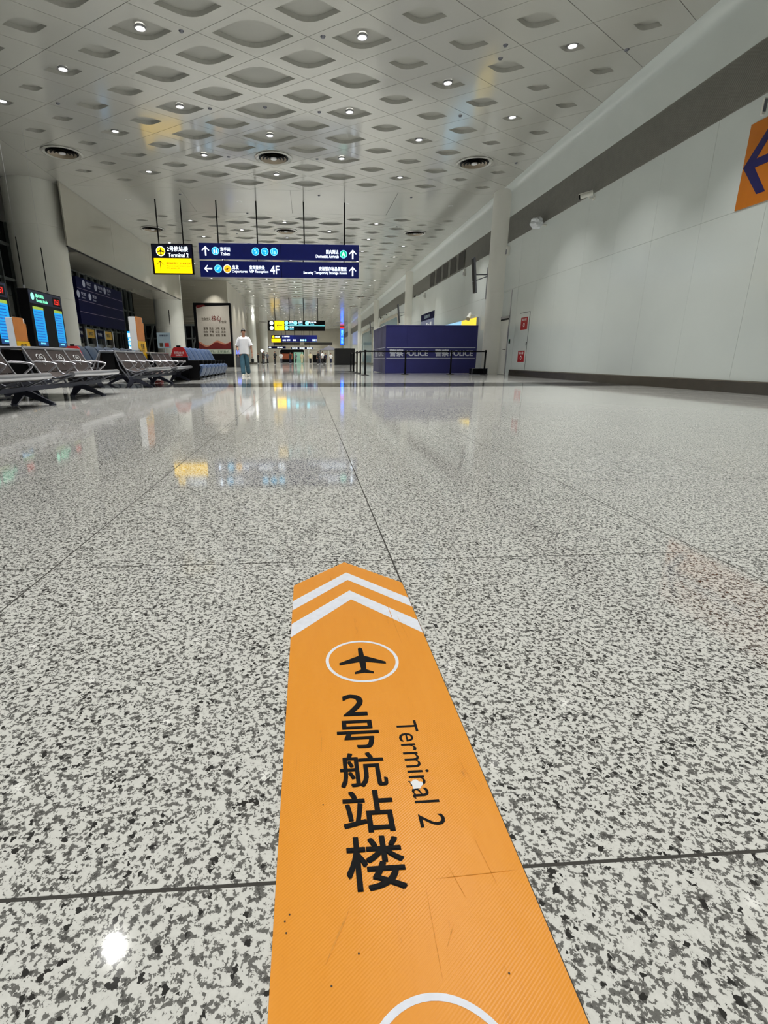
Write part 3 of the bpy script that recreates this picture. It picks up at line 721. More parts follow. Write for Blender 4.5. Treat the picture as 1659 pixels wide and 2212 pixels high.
t2 = thing('hanging_sign', 'black and yellow lit overhead sign reading Terminal 2', 'sign', (-5.15*KS, YS, kz(3.8)))
MB().bevbox(-5.93*KS, -4.36*KS, YS-0.07, YS+0.07, kz(3.80), kz(4.88), 0.01).build('housing', BLACK, t2, world=True)
MB().box(-5.90*KS, -4.39*KS, YS-0.0725, YS-0.07, kz(4.37), kz(4.85)).build('dark_panel', mat('ink_panel', (14, 16, 48), 0.3, emit=0.12), t2, world=True)
MB().bevbox(-5.86*KS, -4.43*KS, YS-0.076, YS-0.071, kz(3.84), kz(4.37), 0.002).build('yellow_panel', E_YEL, t2, world=True)
rods(t2, [-5.63*KS, -4.70*KS], YS, kz(4.88), 7.0, 1.65)
def Q(px, py): return Vector((-5.92*KS+(px-328)*0.01765*KS, YS-0.079, kz(4.88)-(py-527)*0.0166*KS))
icon(t2, 347.5, 543.2, 10.5, E_YEL, E_WHITE, f=Q, s=0.0166*KS, glyph='planeup', gm=P_INK)
stext(t2, '2号航站楼', 384, 538, 46, 10.5, f=Q, s=0.0172*KS); stext(t2, 'Terminal 2', 385, 551, 45, 8.6, f=Q, s=0.0172*KS)
arrow(MB(), Q(344.5, 573.5), 21*0.0166*KS, UX, UZ, t=0.07).build('arrow', P_INK, t2, world=True)
stext(t2, '请沿标志直行，约140米右转', 383.5, 568.5, 56, 5, P_INK, f=Q, s=0.0166*KS); stext(t2, 'Please go straight ahead for about', 384.5, 574.5, 56, 3.4, P_INK, f=Q, s=0.0166*KS); stext(t2, '140 m and turn left.', 371.5, 578.8, 31, 3.2, P_INK, f=Q, s=0.0166*KS)

# second sign, 59 m
def fsign(name, label, x0, x1, y, z0, z1, board=BLACK, rodn=4):
    o = thing(name, label, 'sign', ((x0+x1)/2, y, z0))
    MB().bevbox(x0, x1, y-0.08, y+0.08, z0, z1, 0.01).build('sign_board', board, o, world=True)
    for q in range(rodn): MB().tube([(x0+(x1-x0)*(q+0.5)/rodn, y, z1), (x0+(x1-x0)*(q+0.5)/rodn, y, 7.0)], 0.035, 6).build('suspension_rod', BLACKM, o, world=True)
    return o
y = 59.0; s2 = fsign('hanging_sign', 'black lit overhead sign with a yellow left arrow square, second along the hall', -4.2, 2.0, y, 3.63, 4.69)
k2 = 6.2/123
def R2(px, py): return Vector((-4.2+(px-579)*k2, y-0.085, 4.69-(py-692.5)*k2*0.955))
m = MB(); m.bevbox(R2(593, 0).x, R2(613.5, 0).x, y-0.088, y-0.08, R2(0, 714).z, R2(0, 693.3).z, 0.003); m.build('yellow_panel', E_YEL, s2, world=True)
arrow(MB(), R2(603.5, 703.5)-UY*0.006, 12*k2, UX, UZ, PI/2, t=0.09).build('arrow', P_INK, s2, world=True)
for py_, t_ in ((698, 'T2'), (708.5, '2F')):
    disc2(MB(), R2(586.5, py_), 4*k2, UX, UZ).build('pictogram_disc', E_WHITE, s2, world=True); text(MB(), t_, R2(586.5, py_)-UY*0.004, 4.5*k2, 3*k2, UX, UZ).build('lettering', P_INK, s2, world=True)
for px, py_, a_, b_ in ((618.5, 697.5, '地铁', 'Gates'), (638, 697.5, '出租车', 'Gates'), (663, 697.8, '停车场', 'Parking'), (618.5, 708.5, '交通', 'Gates')):
    disc2(MB(), R2(px, py_), 4*k2, UX, UZ).build('pictogram_disc', E_LCYAN, s2, world=True)
    text(MB(), a_, R2(px+11, py_-1.8), 9*k2 if px < 650 else 18*k2, 3*k2, UX, UZ).build('lettering', E_WHITE, s2, world=True)
    text(MB(), b_, R2(px+11, py_+2), 9*k2, 2*k2, UX, UZ).build('lettering', E_LCYAN, s2, world=True)
MB().box(R2(614.5, 0).x, R2(701, 0).x, y-0.087, y-0.081, R2(0, 703.9).z, R2(0, 703.0).z).build('dividing_line', E_LCYAN, s2, world=True)

y3 = 97.0; s3 = fsign('hanging_sign', 'far navy lit overhead sign with yellow end panel, third along the hall', -4.6, 1.85, y3, 3.68, 4.85, NAVYL)
k3 = 0.0833
def R3(px, py): return Vector((-6.35+(px-587)*k3, y3-0.09, 4.85-(py-724)*k3*0.97))
MB().box(-6.4, -4.75, y3-0.08, y3+0.08, 3.6, 4.85).build('end_housing', BLACK, s3, world=True)
MB().box(-6.38, -4.77, y3-0.088, y3-0.08, 3.62, 4.22).build('yellow_panel', E_YEL, s3, world=True)
disc2(MB(), R3(590.5, 727.5), 2.6*k3, UX, UZ).build('pictogram_disc', E_YEL, s3, world=True); text(MB(), '2号航站楼', R3(599, 727.5), 10*k3, 4*k3, UX, UZ).build('lettering', E_WHITE, s3, world=True)
arrow(MB(), R3(611.5, 727), 4*k3, UX, UZ, PI).build('arrow', E_WHITE, s3, world=True); text(MB(), '国内到达', R3(620, 727), 11*k3, 3*k3, UX, UZ).build('lettering', E_WHITE, s3, world=True)
for px, t_ in ((612, '出发'), (621, '洗手间'), (634, '国内出发'), (650, '安检'), (675, '行李')): text(MB(), t_, R3(px+2, 734.5), 7*k3, 3.4*k3, UX, UZ).build('lettering', E_WHITE, s3, world=True)
for px in (650, 655, 660, 679): disc2(MB(), R3(px, 734.5), 2*k3, UX, UZ, 12).build('pictogram_disc', E_LCYAN, s3, world=True)
arrow(MB(), R3(683, 734.5), 4*k3, UX, UZ).build('arrow', E_WHITE, s3, world=True)
for lab, x0, x1, z0, z1, tx in (('small far lit sign board before the end wall, left one', -9.2, -4.5, 2.85, 3.3, ('出发', '国内出发')), ('small far lit sign board before the end wall, right one', -3.4, 1.3, 2.75, 3.1, ('洗手间', '安检', '国内到达'))):
    o = fsign('hanging_sign', lab, x0, x1, 112, z0, z1, NAVY, 3)
    for q, t_ in enumerate(tx): text(MB(), t_, ((x0+(x1-x0)*(q+0.5)/len(tx)), 111.91, (z0+z1)/2), 1.1, 0.26, UX, UZ).build('lettering', E_WHITE, o, world=True)
vs_ = thing('led_sign', 'tall narrow blue LED sign hanging from the ceiling near the right wall', 'sign', (7.05, 107, 3.45))
MB().box(6.62, 7.48, 106.9, 107.1, 3.4, 6.98).build('housing', BLACK, vs_, world=True)
MB().box(6.70, 7.40, 106.88, 106.899, 3.5, 6.5).build('led_panel', E_BLUE, vs_, world=True); MB().box(6.66, 7.44, 106.88, 106.899, 6.52, 6.9).build('red_band', E_RED, vs_, world=True)
for q, t_ in enumerate(('登机口', '国内出发')):
    text(MB(), t_, (7.05, 106.87, 5.7-q*1.4), 1.1, 0.4, -UZ, UX).build('lettering', E_LCYAN, vs_, world=True)

# ================================================================== LEFT SIDE: SEATING
def bench_half(root, sgn, ya, yb, gap, legs, logo):
    """one side of a back-to-back row; local x grows towards the front of that side (sgn), y along the row"""
    def X(p): return (sgn*p[0], p[1], p[2])
    segs = [(ya, gap[0]), (gap[1], yb)]
    for a, b in segs:
        n = 3; dw = (b-a)/n
        MB().tube([X((0.80, a+0.02, 0.39)), X((0.80, b-0.02, 0.39))], 0.042, 12).build('nose_rail', SILVER, root, smooth=True)
        MB().tube([X((0.155, a, 0.77)), X((0.155, b, 0.77))], 0.022, 10).build('top_rail', SILVER, root, smooth=True)
        for q in range(n):
            y0, y1 = a+dw*q+0.03, a+dw*(q+1)-0.03
            # seat pan: sagging curve from crease to nose
            pr = [(0.345, 0.42), (0.40, 0.375), (0.55, 0.355), (0.70, 0.375), (0.79, 0.40)]; m = MB(); k = len(pr)
            vs = [X((x, y0, z)) for x, z in pr]+[X((x, y1, z)) for x, z in pr]+[X((x, y0, z-0.035)) for x, z in pr]+[X((x, y1, z-0.035)) for x, z in pr]
            fs = [(i, i+1, k+i+1, k+i) for i in range(k-1)]+[(2*k+i, 3*k+i, 3*k+i+1, 2*k+i+1) for i in range(k-1)]+[(i, 2*k+i, 2*k+i+1, i+1) for i in range(k-1)]+[(k+i, k+i+1, 3*k+i+1, 3*k+i) for i in range(k-1)]
            m.add(vs, fs+[(0, k, 3*k, 2*k), (k-1, 3*k-1, 4*k-1, 2*k-1)]); m.build('seat', BROWN, root, smooth=True)
            m = MB(); bp = [(0.335, 0.43), (0.27, 0.56), (0.17, 0.745)]
            vs = [X((x, y0, z)) for x, z in bp]+[X((x, y1, z)) for x, z in bp]+[X((x-0.025, y0, z)) for x, z in bp]+[X((x-0.025, y1, z)) for x, z in bp]; k = 3
            fs = [(i, i+1, k+i+1, k+i) for i in range(k-1)]+[(2*k+i, 3*k+i, 3*k+i+1, 2*k+i+1) for i in range(k-1)]+[(i, 2*k+i, 2*k+i+1, i+1) for i in range(k-1)]+[(k+i, k+i+1, 3*k+i+1, 3*k+i) for i in range(k-1)]
            m.add(vs, fs+[(0, k, 3*k, 2*k), (k-1, 3*k-1, 4*k-1, 2*k-1)]); bo = m.build('backrest', BROWN, root)
            if logo and sgn > 0:
                u = Vector((0, -1, 0)) if sgn < 0 else Vector((0, 1, 0)); v = Vector((-0.5, 0, 1)).normalized()
                c = Vector((0.245+0.008, (y0+y1)/2, 0.615)); m = MB()
                hp = []
                for t in range(40):
                    a_ = 2*PI*t/40; hp.append((16*math.sin(a_)**3/16*0.115, (13*math.cos(a_)-5*math.cos(2*a_)-2*math.cos(3*a_)-math.cos(4*a_))/16*0.10))
                hp = hp[2:17]+hp[19:34]+hp[35:40]
                for part in (hp[:15], hp[15:]):
                    m.tube([c+u*p[0]+v*p[1] for p in part], 0.0035, 5)
                text(m, '爱心专座', c+v*0.02, 0.11, 0.045, u, v); text(m, '请勿占用', c-v*0.035+u*0.03, 0.09, 0.016, u, v, bold=False)
                m.build('heart_print', P_WHITE, bo)
        for q in range(n+1):
            y0 = a+dw*q; wd = 0.022
            m = MB()      # side frame strip along the back and under the seat
            bar = [(0.15, 0.775), (0.335, 0.43), (0.36, 0.40)]
            m.tube([X((x, y0, z)) for x, z in bar], 0.016 if q in (0, n) else 0.02, 6)
            m.build('back_strut', SILVER, root)
            m = MB(); m.tube([X((x, y0, z)) for x, z in ((0.355, 0.395), (0.57, 0.335), (0.80, 0.39))], 0.014, 6)
            m.tube([X((0.80, y0, 0.375)), X((0.45, y0, 0.235))], 0.013, 6); m.tube([X((0.36, y0, 0.385)), X((0.42, y0, 0.24))], 0.016, 6); m.tube([X((0.42, y0, 0.36)), X((0.57, y0, 0.275))], 0.009, 5)
            m.build('seat_bracket', GREYM, root)
            m = MB(); m.tube([X((x, y0+0.006, z)) for x, z in ((0.265, 0.565), (0.32, 0.572), (0.45, 0.568), (0.56, 0.553), (0.60, 0.535), (0.58, 0.505), (0.44, 0.395))], 0.013, 6)
            m.build('armrest', SILVER, root, smooth=True)
    MB().box(*sorted((sgn*0.40, sgn*0.48)), ya-0.02, yb+0.02, 0.185, 0.245).build('beam', LEGM, root)
    for y0 in legs:
        for xf in (0.82, 0.25):
            m = MB(); d = 1 if xf > 0.44 else -1
            m.add([X(p) for p in ((0.44, y0-0.03, 0.20), (0.44, y0+0.03, 0.20), (0.44+d*0.10, y0+0.03, 0.185), (0.44+d*0.10, y0-0.03, 0.185), (xf, y0-0.02, 0.03), (xf, y0+0.02, 0.03), (xf-d*0.07, y0+0.02, 0.012), (xf-d*0.07, y0-0.02, 0.012), (0.44, y0-0.03, 0.135), (0.44, y0+0.03, 0.135))],
                  [(0, 1, 2, 3), (3, 2, 5, 4), (4, 5, 6, 7), (8, 7, 6, 9), (0, 3, 4, 7, 8), (1, 9, 6, 5, 2), (0, 8, 9, 1)])
            m.build('leg', LEGM, root)
            MB().tube([X((xf-d*0.03, y0, 0.0)), X((xf-d*0.03, y0, 0.022))], 0.045, 10).build('foot_pad', LEGM, root)
def bench(name, label, y0, y1, gap, legs, logo):
    r = thing(name, label, 'bench', (-4.3, 0, 0))
    for sgn in (1, -1): bench_half(r, sgn, y0, y1, gap, legs, logo)
    for y in (y0, gap[0], gap[1], y1):
        m = MB(); m.tube([(-0.155, y, 0.77), (0.155, y, 0.77)], 0.02, 6)
        for sgn in (1, -1): m.tube([(sgn*0.15, y, 0.76), (sgn*0.24, y, 0.42), (sgn*0.40, y, 0.22)], 0.014, 6); m.tube([(sgn*0.185, y, 0.60), (sgn*0.26, y, 0.57)], 0.01, 5)
        m.build('end_frame', GREYM, r)
    for a, b in ((y0, gap[0]), (gap[1], y1)):
        MB().box(-0.125, 0.125, a+0.03, b-0.03, 0.30, 0.735).build('back_infill', BLACK, r)
    return r
bench('waiting_bench', 'nearest back-to-back metal waiting bench with heart prints on its backrests', 5.42, 9.92, (7.36, 8.02), (5.5, 7.33, 9.14), True)
bench('waiting_bench', 'farther back-to-back waiting bench with plain brown backrests', 11.70, 16.10, (13.62, 14.24), (11.95, 13.75, 15.7), False)
# an older row further left, only its top rail shows
r3 = bench('waiting_bench', 'waiting bench at the left picture edge behind the nearest one', 5.4, 7.6, (6.4, 6.6), (5.6, 7.3), False); r3.location = (-6.1, 2.2, 0)

def massage_chair(label, group, body):
    r = thing('massage_chair', label, 'massage chair', (0, 0, 0), 0, group); w_ = 0.315
    def loft(pr, thick, name, m_, wz=w_, crown=0.03):
        m = MB(); k = len(pr); cols = 7
        for side in (0, 1):
            for x, z, nx, nz in pr:
                for c in range(cols):
                    t = -1+2*c/(cols-1); b = crown*(1-t*t); yy = t*wz
                    off = b if side == 0 else -thick
                    m.v.append((x+nx*off, yy, z+nz*off))
        def I(s, i, c): return s*k*cols+i*cols+c
        for s in (0, 1):
            for i in range(k-1):
                for c in range(cols-1): m.f.append((I(s, i, c), I(s, i, c+1), I(s, i+1, c+1), I(s, i+1, c)))
        for i in range(k-1): m.f += [(I(0, i, 0), I(0, i+1, 0), I(1, i+1, 0), I(1, i, 0)), (I(0, i, cols-1), I(1, i, cols-1), I(1, i+1, cols-1), I(0, i+1, cols-1))]
        for c in range(cols-1): m.f += [(I(0, 0, c), I(1, 0, c), I(1, 0, c+1), I(0, 0, c+1)), (I(0, k-1, c), I(0, k-1, c+1), I(1, k-1, c+1), I(1, k-1, c))]
        m.mi = [0]*len(m.f); return m.build(name, m_, r, smooth=True)
    loft([(-0.36, 0.50, .9, .3), (-0.44, 0.68, .92, .3), (-0.53, 0.86, .9, .4), (-0.58, 0.93, .5, .85), (-0.64, 0.945, 0, 1), (-0.70, 0.90, -.8, .5)], 0.06, 'backrest', body, crown=0.045)
    loft([(-0.40, 0.47, 0, 1), (-0.2, 0.42, 0, 1), (0.0, 0.43, 0, 1)], 0.09, 'seat', BLACK)
    loft([(0.0, 0.435, 0, 1), (0.06, 0.42, .5, .8), (0.085, 0.36, 1, .1), (0.06, 0.28, .9, -.4), (-0.02, 0.12, .9, -.3)], 0.06, 'leg_rest', body, crown=0.035)
    MB().bevbox(-0.55, -0.06, -0.28, 0.28, 0.02, 0.34, 0.03).build('base', BLACK, r)
    for s in (-1, 1): MB().bevbox(-0.50, -0.02, s*0.33-0.03, s*0.33+0.03, 0.03, 0.585, 0.02).build('armrest', BLACK, r)
    MB().bevbox(-0.05, 0.05, -0.2, 0.2, 0.0, 0.05, 0.012).build('foot_plate', SILVER, r)
    return r
names = ['nearest', 'second', 'third', 'fourth', 'fifth', 'sixth', 'seventh', 'eighth']
mc = massage_chair('blue massage chair, nearest of the row before the poster board', 'blue massage chairs before the poster', BLUECH)
mc.location = (-3.28, 16.62, 0)
for k in range(1, 7): dup(mc, (-3.28, 16.62+0.725*k, 0), 0, 'blue massage chair, %s from the benches in the row before the poster board' % names[k])
mc2 = massage_chair('slate blue massage chair, nearest of the row by the flight display', 'slate massage chairs by the display', BLUECH2)
mc2.location = (-5.85, 15.5, 0)
for k in range(1, 7): dup(mc2, (-5.85, 15.5+0.725*k, 0), 0, 'slate blue massage chair, %s of the row left of the benches' % names[k])
def red_cover(x, y, label):
    o = thing('red_price_cover', label, 'sign', (x, y, 0.3))
    MB().prism([(-0.26, 0.38), (0.26, 0.38), (0.17, 0.62), (0.13, 0.66), (-0.13, 0.66), (-0.17, 0.62)], 'y', -0.02, 0.02).build('red_panel', P_RED, o)
    MB().bevbox(-0.06, 0.06, -0.025, 0.025, 0.66, 0.71, 0.015).build('handle', BLACK, o)
    MB().box(-0.25, 0.25, -0.018, 0.018, -0.28, 0.375).build('black_panel', BLACK, o)
    m = MB(); text(m, '扫码支付', (0, -0.0215, 0.50), 0.28, 0.07, UX, UZ); text(m, '按摩椅', (0, -0.0215, 0.43), 0.2, 0.045, UX, UZ); text(m, '共享按摩', (0.02, -0.0195, 0.25), 0.34, 0.07, UX, UZ)
    m.build('lettering', P_WHITE, o)
    MB().box(-0.2, 0.2, -0.05, 0.05, -0.3, -0.28).build('foot', BLACK, o)
    return o
red_cover(-3.85, 16.21, 'red and black price panel at the end of the blue massage chairs')
red_cover(-6.45, 15.08, 'red price panel at the end of the slate massage chairs')
# seat signs
def seat_sign(x, y, z0, label, tall):
    o = thing('notice_post', label, 'sign', (x, y, 0))
    MB().bevbox(-0.19, -0.02, -0.02, 0.55, z0+0.22, 1.62, 0.008).build('white_case', P_WHITE, o)
    MB().prism([(-0.015, 1.06), (0.55, 1.06), (0.57, 1.50), (0.46, 1.50), (0.46, 1.63), (-0.015, 1.63)], 'x', -0.019, -0.004).build('kraft_panel', P_ORG, o)
    MB().prism([(0.0, z0+0.28), (0.66, z0), (0.60, 1.055), (0.0, 1.055)], 'x', -0.019, -0.004).build('yellow_panel', P_YEL, o)
    m = MB(); text(m, '专座', (-0.002, 0.30, 0.93), 0.30, 0.14, UY, UZ); text(m, '温馨提示', (-0.002, 0.30, 0.82), 0.3, 0.05, UY, UZ, bold=False); m.build('lettering', P_INK, o)
    MB().tube([(-0.1, 0.2, 0.0), (-0.1, 0.2, z0+0.24)], 0.03, 8).build('post', SILVER, o)
    return o
seat_sign(-4.22, 13.68, 0.60, 'white and yellow notice post standing in the gap of the farther bench', True)
seat_sign(-7.35, 14.05, 0.60, 'white and yellow notice post in front of the flight display', True)
# small notice on the second column, bag behind
nb = thing('notice_board', 'small pale blue notice on a stand before the second column', 'sign', (-6.2, 23.6, 0))
MB().box(-0.28, 0.28, -0.01, 0.01, 1.08, 1.72).build('board', P_SIGNBLUE, nb); MB().tube([(0, 0.02, 0), (0, 0.02, 1.2)], 0.02).build('post', SILVER, nb); MB().lathe([(0.2, 0), (0.2, 0.02), (0.02, 0.03)], 20, capb=True).build('base', SILVER, nb)
m = MB(); m.box(-0.2, -0.05, -0.014, -0.011, 1.14, 1.3); m.build('picture', P_INK, nb); text(MB(), '温馨提示', (0, -0.013, 1.6), 0.36, 0.07, UX, UZ).build('lettering', NAVY, nb); MB().box(0.02, 0.2, -0.014, -0.011, 1.14, 1.3).build('picture', P_RED, nb)
sc_ = thing('shop_counter', 'dark red counter standing left of the second column', 'counter', (-9.9, 33.0, 0)); MB().bevbox(-0.9, 0.9, -0.3, 0.3, 0, 0.95, 0.02).build('body', P_DRED, sc_); MB().bevbox(-0.95, 0.95, -0.33, 0.33, 0.95, 1.0, 0.01).build('worktop', BLACK, sc_)

# ================================================================== LEFT SIDE: DISPLAYS AND BOARDS
def display(y0, y1, x, label, full=True):
    o = thing('flight_display', label, 'display', (x, (y0+y1)/2, 0))
    MB().bevbox(x-0.3, x, y0, y1, 0.92, 2.56, 0.01).build('cabinet', BLACK, o, world=True)
    MB().box(x-0.2, x-0.1, y0+0.3, y0+0.4, 0, 0.92).box(x-0.2, x-0.1, y1-0.4, y1-0.3, 0, 0.92).build('leg', BLACKM, o, world=True)
    for yy in (y0+0.15, y1-0.5):
        MB().tube([(x-0.15, yy, 2.55), (x-0.15, yy, 2.66)], 0.03, 8).build('bracket', SILVER, o, world=True)
        MB().tube([(x-0.15, yy, 2.6), (x-0.15, yy, 3.9)], 0.016, 6).build('suspension_rod', BLACKM, o, world=True)
        MB().tube([(x-0.15, yy, 3.9), (x-0.15, yy, 7.0)], 0.0025, 4).build('suspension_wire', SILVER, o, world=True)
    xf = x+0.003; L_ = y1-y0
    def S_(t, z): return Vector((xf+0.002, y0+t*L_, z))
    MB().box(x, xf, y0+0.03, y1-0.03, 2.18, 2.53).build('header_panel', mat('header_navy', (16, 26, 60), 0.3, emit=0.1), o, world=True)
    disc2(MB(), S_(0.11, 2.37), 0.10, UY, UZ).build('pictogram_disc', E_MINT, o, world=True)
    text(MB(), '国内到达', S_(0.32, 2.41), 0.48, 0.10, UY, UZ).build('lettering', E_MINT, o, world=True); text(MB(), 'Domestic Arrivals', S_(0.37, 2.28), 0.66, 0.09, UY, UZ).build('lettering', E_MINT, o, world=True)
    MB().box(x, xf+0.001, y0+0.70*L_, y0+0.95*L_, 2.22, 2.47).build('clock_panel', BLACK, o, world=True)
    text(MB(), '22:51', S_(0.83, 2.345), 0.34, 0.15, UY, UZ).build('clock_digits', E_RED, o, world=True)
    for a, b in ((0.07, 0.37), (0.70, 0.96)):
        MB().box(x, xf, y0+a*L_, y0+b*L_, 1.13, 2.02).build('screen', mat('screen_cyan', (14, 150, 222), 0.3, var=0.03, emit=0.8), o, world=True)
        MB().box(x, xf, y0+a*L_, y0+b*L_, 2.02, 2.10).build('screen_header', mat('screen_lime', (160, 190, 70), 0.3, emit=0.5), o, world=True)
        MB().box(x, xf, y0+a*L_, y0+b*L_, 1.0, 1.13).build('screen_footer', mat('screen_navy', (20, 70, 130), 0.3, emit=0.4), o, world=True)
        for q in range(11):
            MB().box(xf, xf+0.001, y0+(a+0.02)*L_, y0+(b-0.05)*L_, 1.165+q*0.077, 1.195+q*0.077).build('screen_row', mat('screen_blue', (10, 104, 190), 0.3, var=0.2, scale=30, emit=0.6), o, world=True)
        text(MB(), '国内到达', (xf+0.002, y0+(a+b)/2*L_, 1.07), 0.3, 0.05, UY, UZ).build('lettering', E_LCYAN, o, world=True)
    return o
display(16.2, 18.25, -7.95, 'black flight information display with two cyan screens and red clock')
display(12.9, 15.12, -7.95, 'second black flight display cut off by the left picture edge')
bb = thing('direction_board', 'large navy direction board with thin ruled lines below the bulkhead', 'sign board', (-9.75, 26.7, 0))
MB().bevbox(-9.9, -9.7, 23.95, 29.45, 2.1, 4.0, 0.01).build('board', NAVY, bb, world=True)
for q in range(3): MB().box(-9.7, -9.697, 23.97, 29.43, 3.53-q*0.47, 3.545-q*0.47).build('ruled_line', mat('pinkish_line', (120, 108, 130), 0.5), bb, world=True)
for yy, zz, t_ in ((25.0, 3.78, '登机口'), (26.3, 3.78, '问询'), (27.4, 3.78, '行李'), (24.3, 3.3, '安检'), (25.5, 3.3, '更多')):
    m = MB(); disc2(m, (-9.696, yy-0.3, zz), 0.15, UY, UZ); text(m, t_, (-9.696, yy+0.25, zz+0.05), 0.5, 0.14, UY, UZ); text(m, 'Gates', (-9.696, yy+0.2, zz-0.1), 0.35, 0.07, UY, UZ)
    m.build('lettering', mat('dim_white_print', (150, 154, 176), 0.5), bb, world=True)
for yy in (24.3, 29.1): MB().tube([(-9.8, yy, 0), (-9.8, yy, 2.12)], 0.05, 8).build('post', BLACKM, bb, world=True)
# security gates below the board
gt = thing('security_gates', 'row of glass gates with yellow header signs under the navy board', 'gate', (-10.6, 27, 0))
for q in range(6):
    yy = 24.0+q*1.15
    MB().box(-10.7, -10.5, yy-0.06, yy+0.06, 0, 2.05).build('gate_post', SILVER, gt, world=True)
    if q < 5: MB().box(-10.62, -10.58, yy+0.08, yy+1.07, 0.1, 1.35).build('gate_panel', mat('gate_panel_grey', (112, 108, 96), 0.3), gt, world=True)
    if q < 5:
        h_ = MB().box(-10.66, -10.54, yy+0.1, yy+1.05, 1.62, 2.02).build('header_sign', P_YEL if q % 2 == 0 else NAVY, gt, world=True)
        m = MB(); text(m, '安检' if q % 2 else '登机口', (-10.535, yy+0.58, 1.82), 0.5, 0.16, UY, UZ); m.build('lettering', P_WHITE if q % 2 else P_INK, gt, world=True)
ls = thing('lit_vertical_sign', 'small glowing blue vertical sign under the navy board', 'sign', (-9.65, 29.9, 0))
MB().box(-9.75, -9.55, 29.75, 30.15, 1.0, 2.15).build('housing', BLACK, ls, world=True); MB().box(-9.73, -9.57, 29.735, 29.749, 1.03, 2.08).box(-9.549, -9.54, 29.78, 30.12, 1.03, 2.08).build('light_panel', E_CYAN, ls, world=True)
text(MB(), '国内出发', (-9.65, 29.73, 1.55), 0.85, 0.13, -UZ, UX).build('lettering', E_WHITE, ls, world=True); MB().box(-9.7, -9.6, 29.85, 30.0, 0, 1.0).build('post', BLACKM, ls, world=True)

# ================================================================== POSTER LIGHTBOX
pb = thing('poster_board', 'tall black framed poster board with white slogan sheet and red ribbon', 'poster', (-7.7, 45.2, 0))
YP = 45.0
MB().bevbox(-9.24, -6.22, YP, YP+0.5, 0, 5.05, 0.02).build('frame', BLACK, pb, world=True)
def B(u, v): return Vector((-9.24+u*3.02, YP-0.012, v*5.05))     # 0..1 across, 0..1 up
m = MB(); m.flat([(-9.0, YP-0.008, 1.45), (-6.36, YP-0.008, 1.45), (-6.36, YP-0.008, 4.86), (-9.0, YP-0.008, 4.74)]); m.build('poster_sheet', mat('poster_paper', (182, 175, 164), 0.5, var=0.02), pb, world=True)
m = MB(); top = [(0.08+0.87*q/12, 0.37+0.03*math.sin(q*0.9+2.2)-0.022*math.sin(q*0.45)) for q in range(13)]
for q in range(12): m.flat([B(top[q][0], 0.288), B(top[q+1][0], 0.288), B(*top[q+1]), B(*top[q])])
m.build('red_ribbon', P_DRED, pb, world=True)
m = MB()
for q in range(12):
    a, b = top[q], top[q+1]; m.flat([B(a[0], a[1])+UY*0.001, B(b[0], b[1])+UY*0.001, B(b[0], b[1]+0.02+0.012*math.sin(q+1))+UY*0.001, B(a[0], a[1]+0.02+0.012*math.sin(q))+UY*0.001])
m.build('salmon_ribbon', mat('salmon_print', (196, 128, 100), 0.5, var=0.1), pb, world=True)
MB().flat([B(0.09, 0.915), B(0.2, 0.93), B(0.34, 0.955), B(0.28, 0.97), B(0.09, 0.962)]).build('red_corner', P_DRED, pb, world=True)
text(MB(), '社会主义', B(0.325, 0.755), 0.72, 0.22, UX, UZ).build('lettering', P_INK, pb, world=True); text(MB(), '核心', B(0.60, 0.765), 0.80, 0.42, UX, UZ).build('lettering', P_DRED, pb, world=True); text(MB(), '价值观', B(0.77, 0.71), 0.58, 0.22, UX, UZ).build('lettering', P_INK, pb, world=True)
for q, t_ in enumerate(('富强  民主  文明  和谐', '自由  平等  公正  法治', '爱国  敬业  诚信  友善')): text(MB(), t_, B(0.535, 0.608-q*0.052), 1.78, 0.19, UX, UZ).build('lettering', P_INK, pb, world=True)
MB().box(-9.0, -6.36, YP-0.009, YP-0.004, 1.08, 1.42).build('slogan_strip', mat('pale_green_strip', (190, 198, 180), 0.5), pb, world=True); text(MB(), '文明出行，文明乘机', B(0.52, 0.247), 2.3, 0.22, UX, UZ).build('lettering', mat('green_ink', (60, 84, 70), 0.5), pb, world=True)

# ================================================================== RIGHT SIDE: POLICE ENCLOSURE AND BARRIERS
pe = thing('police_enclosure', 'navy fabric enclosure printed POLICE in white, standing by the right wall', 'enclosure', (5.4, 24.8, 0))
X0, X1, Y0, Y1, HH = 3.40, 7.38, 22.72, 26.9, 2.0
def fabric(p0, p1, z0, z1, amp, nn=28, nz=6):
    m = MB(); p0, p1 = Vector(p0), Vector(p1); d = (p1-p0); nrm = Vector((d.y, -d.x, 0)).normalized()
    for k in range(nz+1):
        for q in range(nn+1):
            t = q/nn; z = z0+(z1-z0)*k/nz
            o_ = amp*(math.sin(t*17+k*0.6)*0.5+math.sin(t*41+k*1.3)*0.5)*math.sin(PI*min(1, max(0, t)))
            p = p0+d*t+nrm*o_; m.v.append((p.x, p.y, z))
    for k in range(nz):
        for q in range(nn): a = k*(nn+1)+q; m.f.append((a, a+1, a+nn+2, a+nn+1))
    m.mi = [0]*len(m.f); return m
fabric((X0, Y0, 0), (4.29, Y0, 0), 0.03, HH, 0.006, 12).build('front_panel', POLB, pe, smooth=True, world=True)
fabric((4.31, Y0, 0), (X1, Y0, 0), 0.03, HH, 0.006).build('front_panel', POLB, pe, smooth=True, world=True)
POLB2 = mat('pale_navy_fabric', (74, 74, 112), 0.6, var=0.08, scale=3, bump=0.2, bscale=8)  # paler, greyer navy on the left side panel
fabric((X0, Y1, 0), (X0, Y0, 0), 0.03, HH, 0.03).build('side_panel', POLB2, pe, smooth=True, world=True)
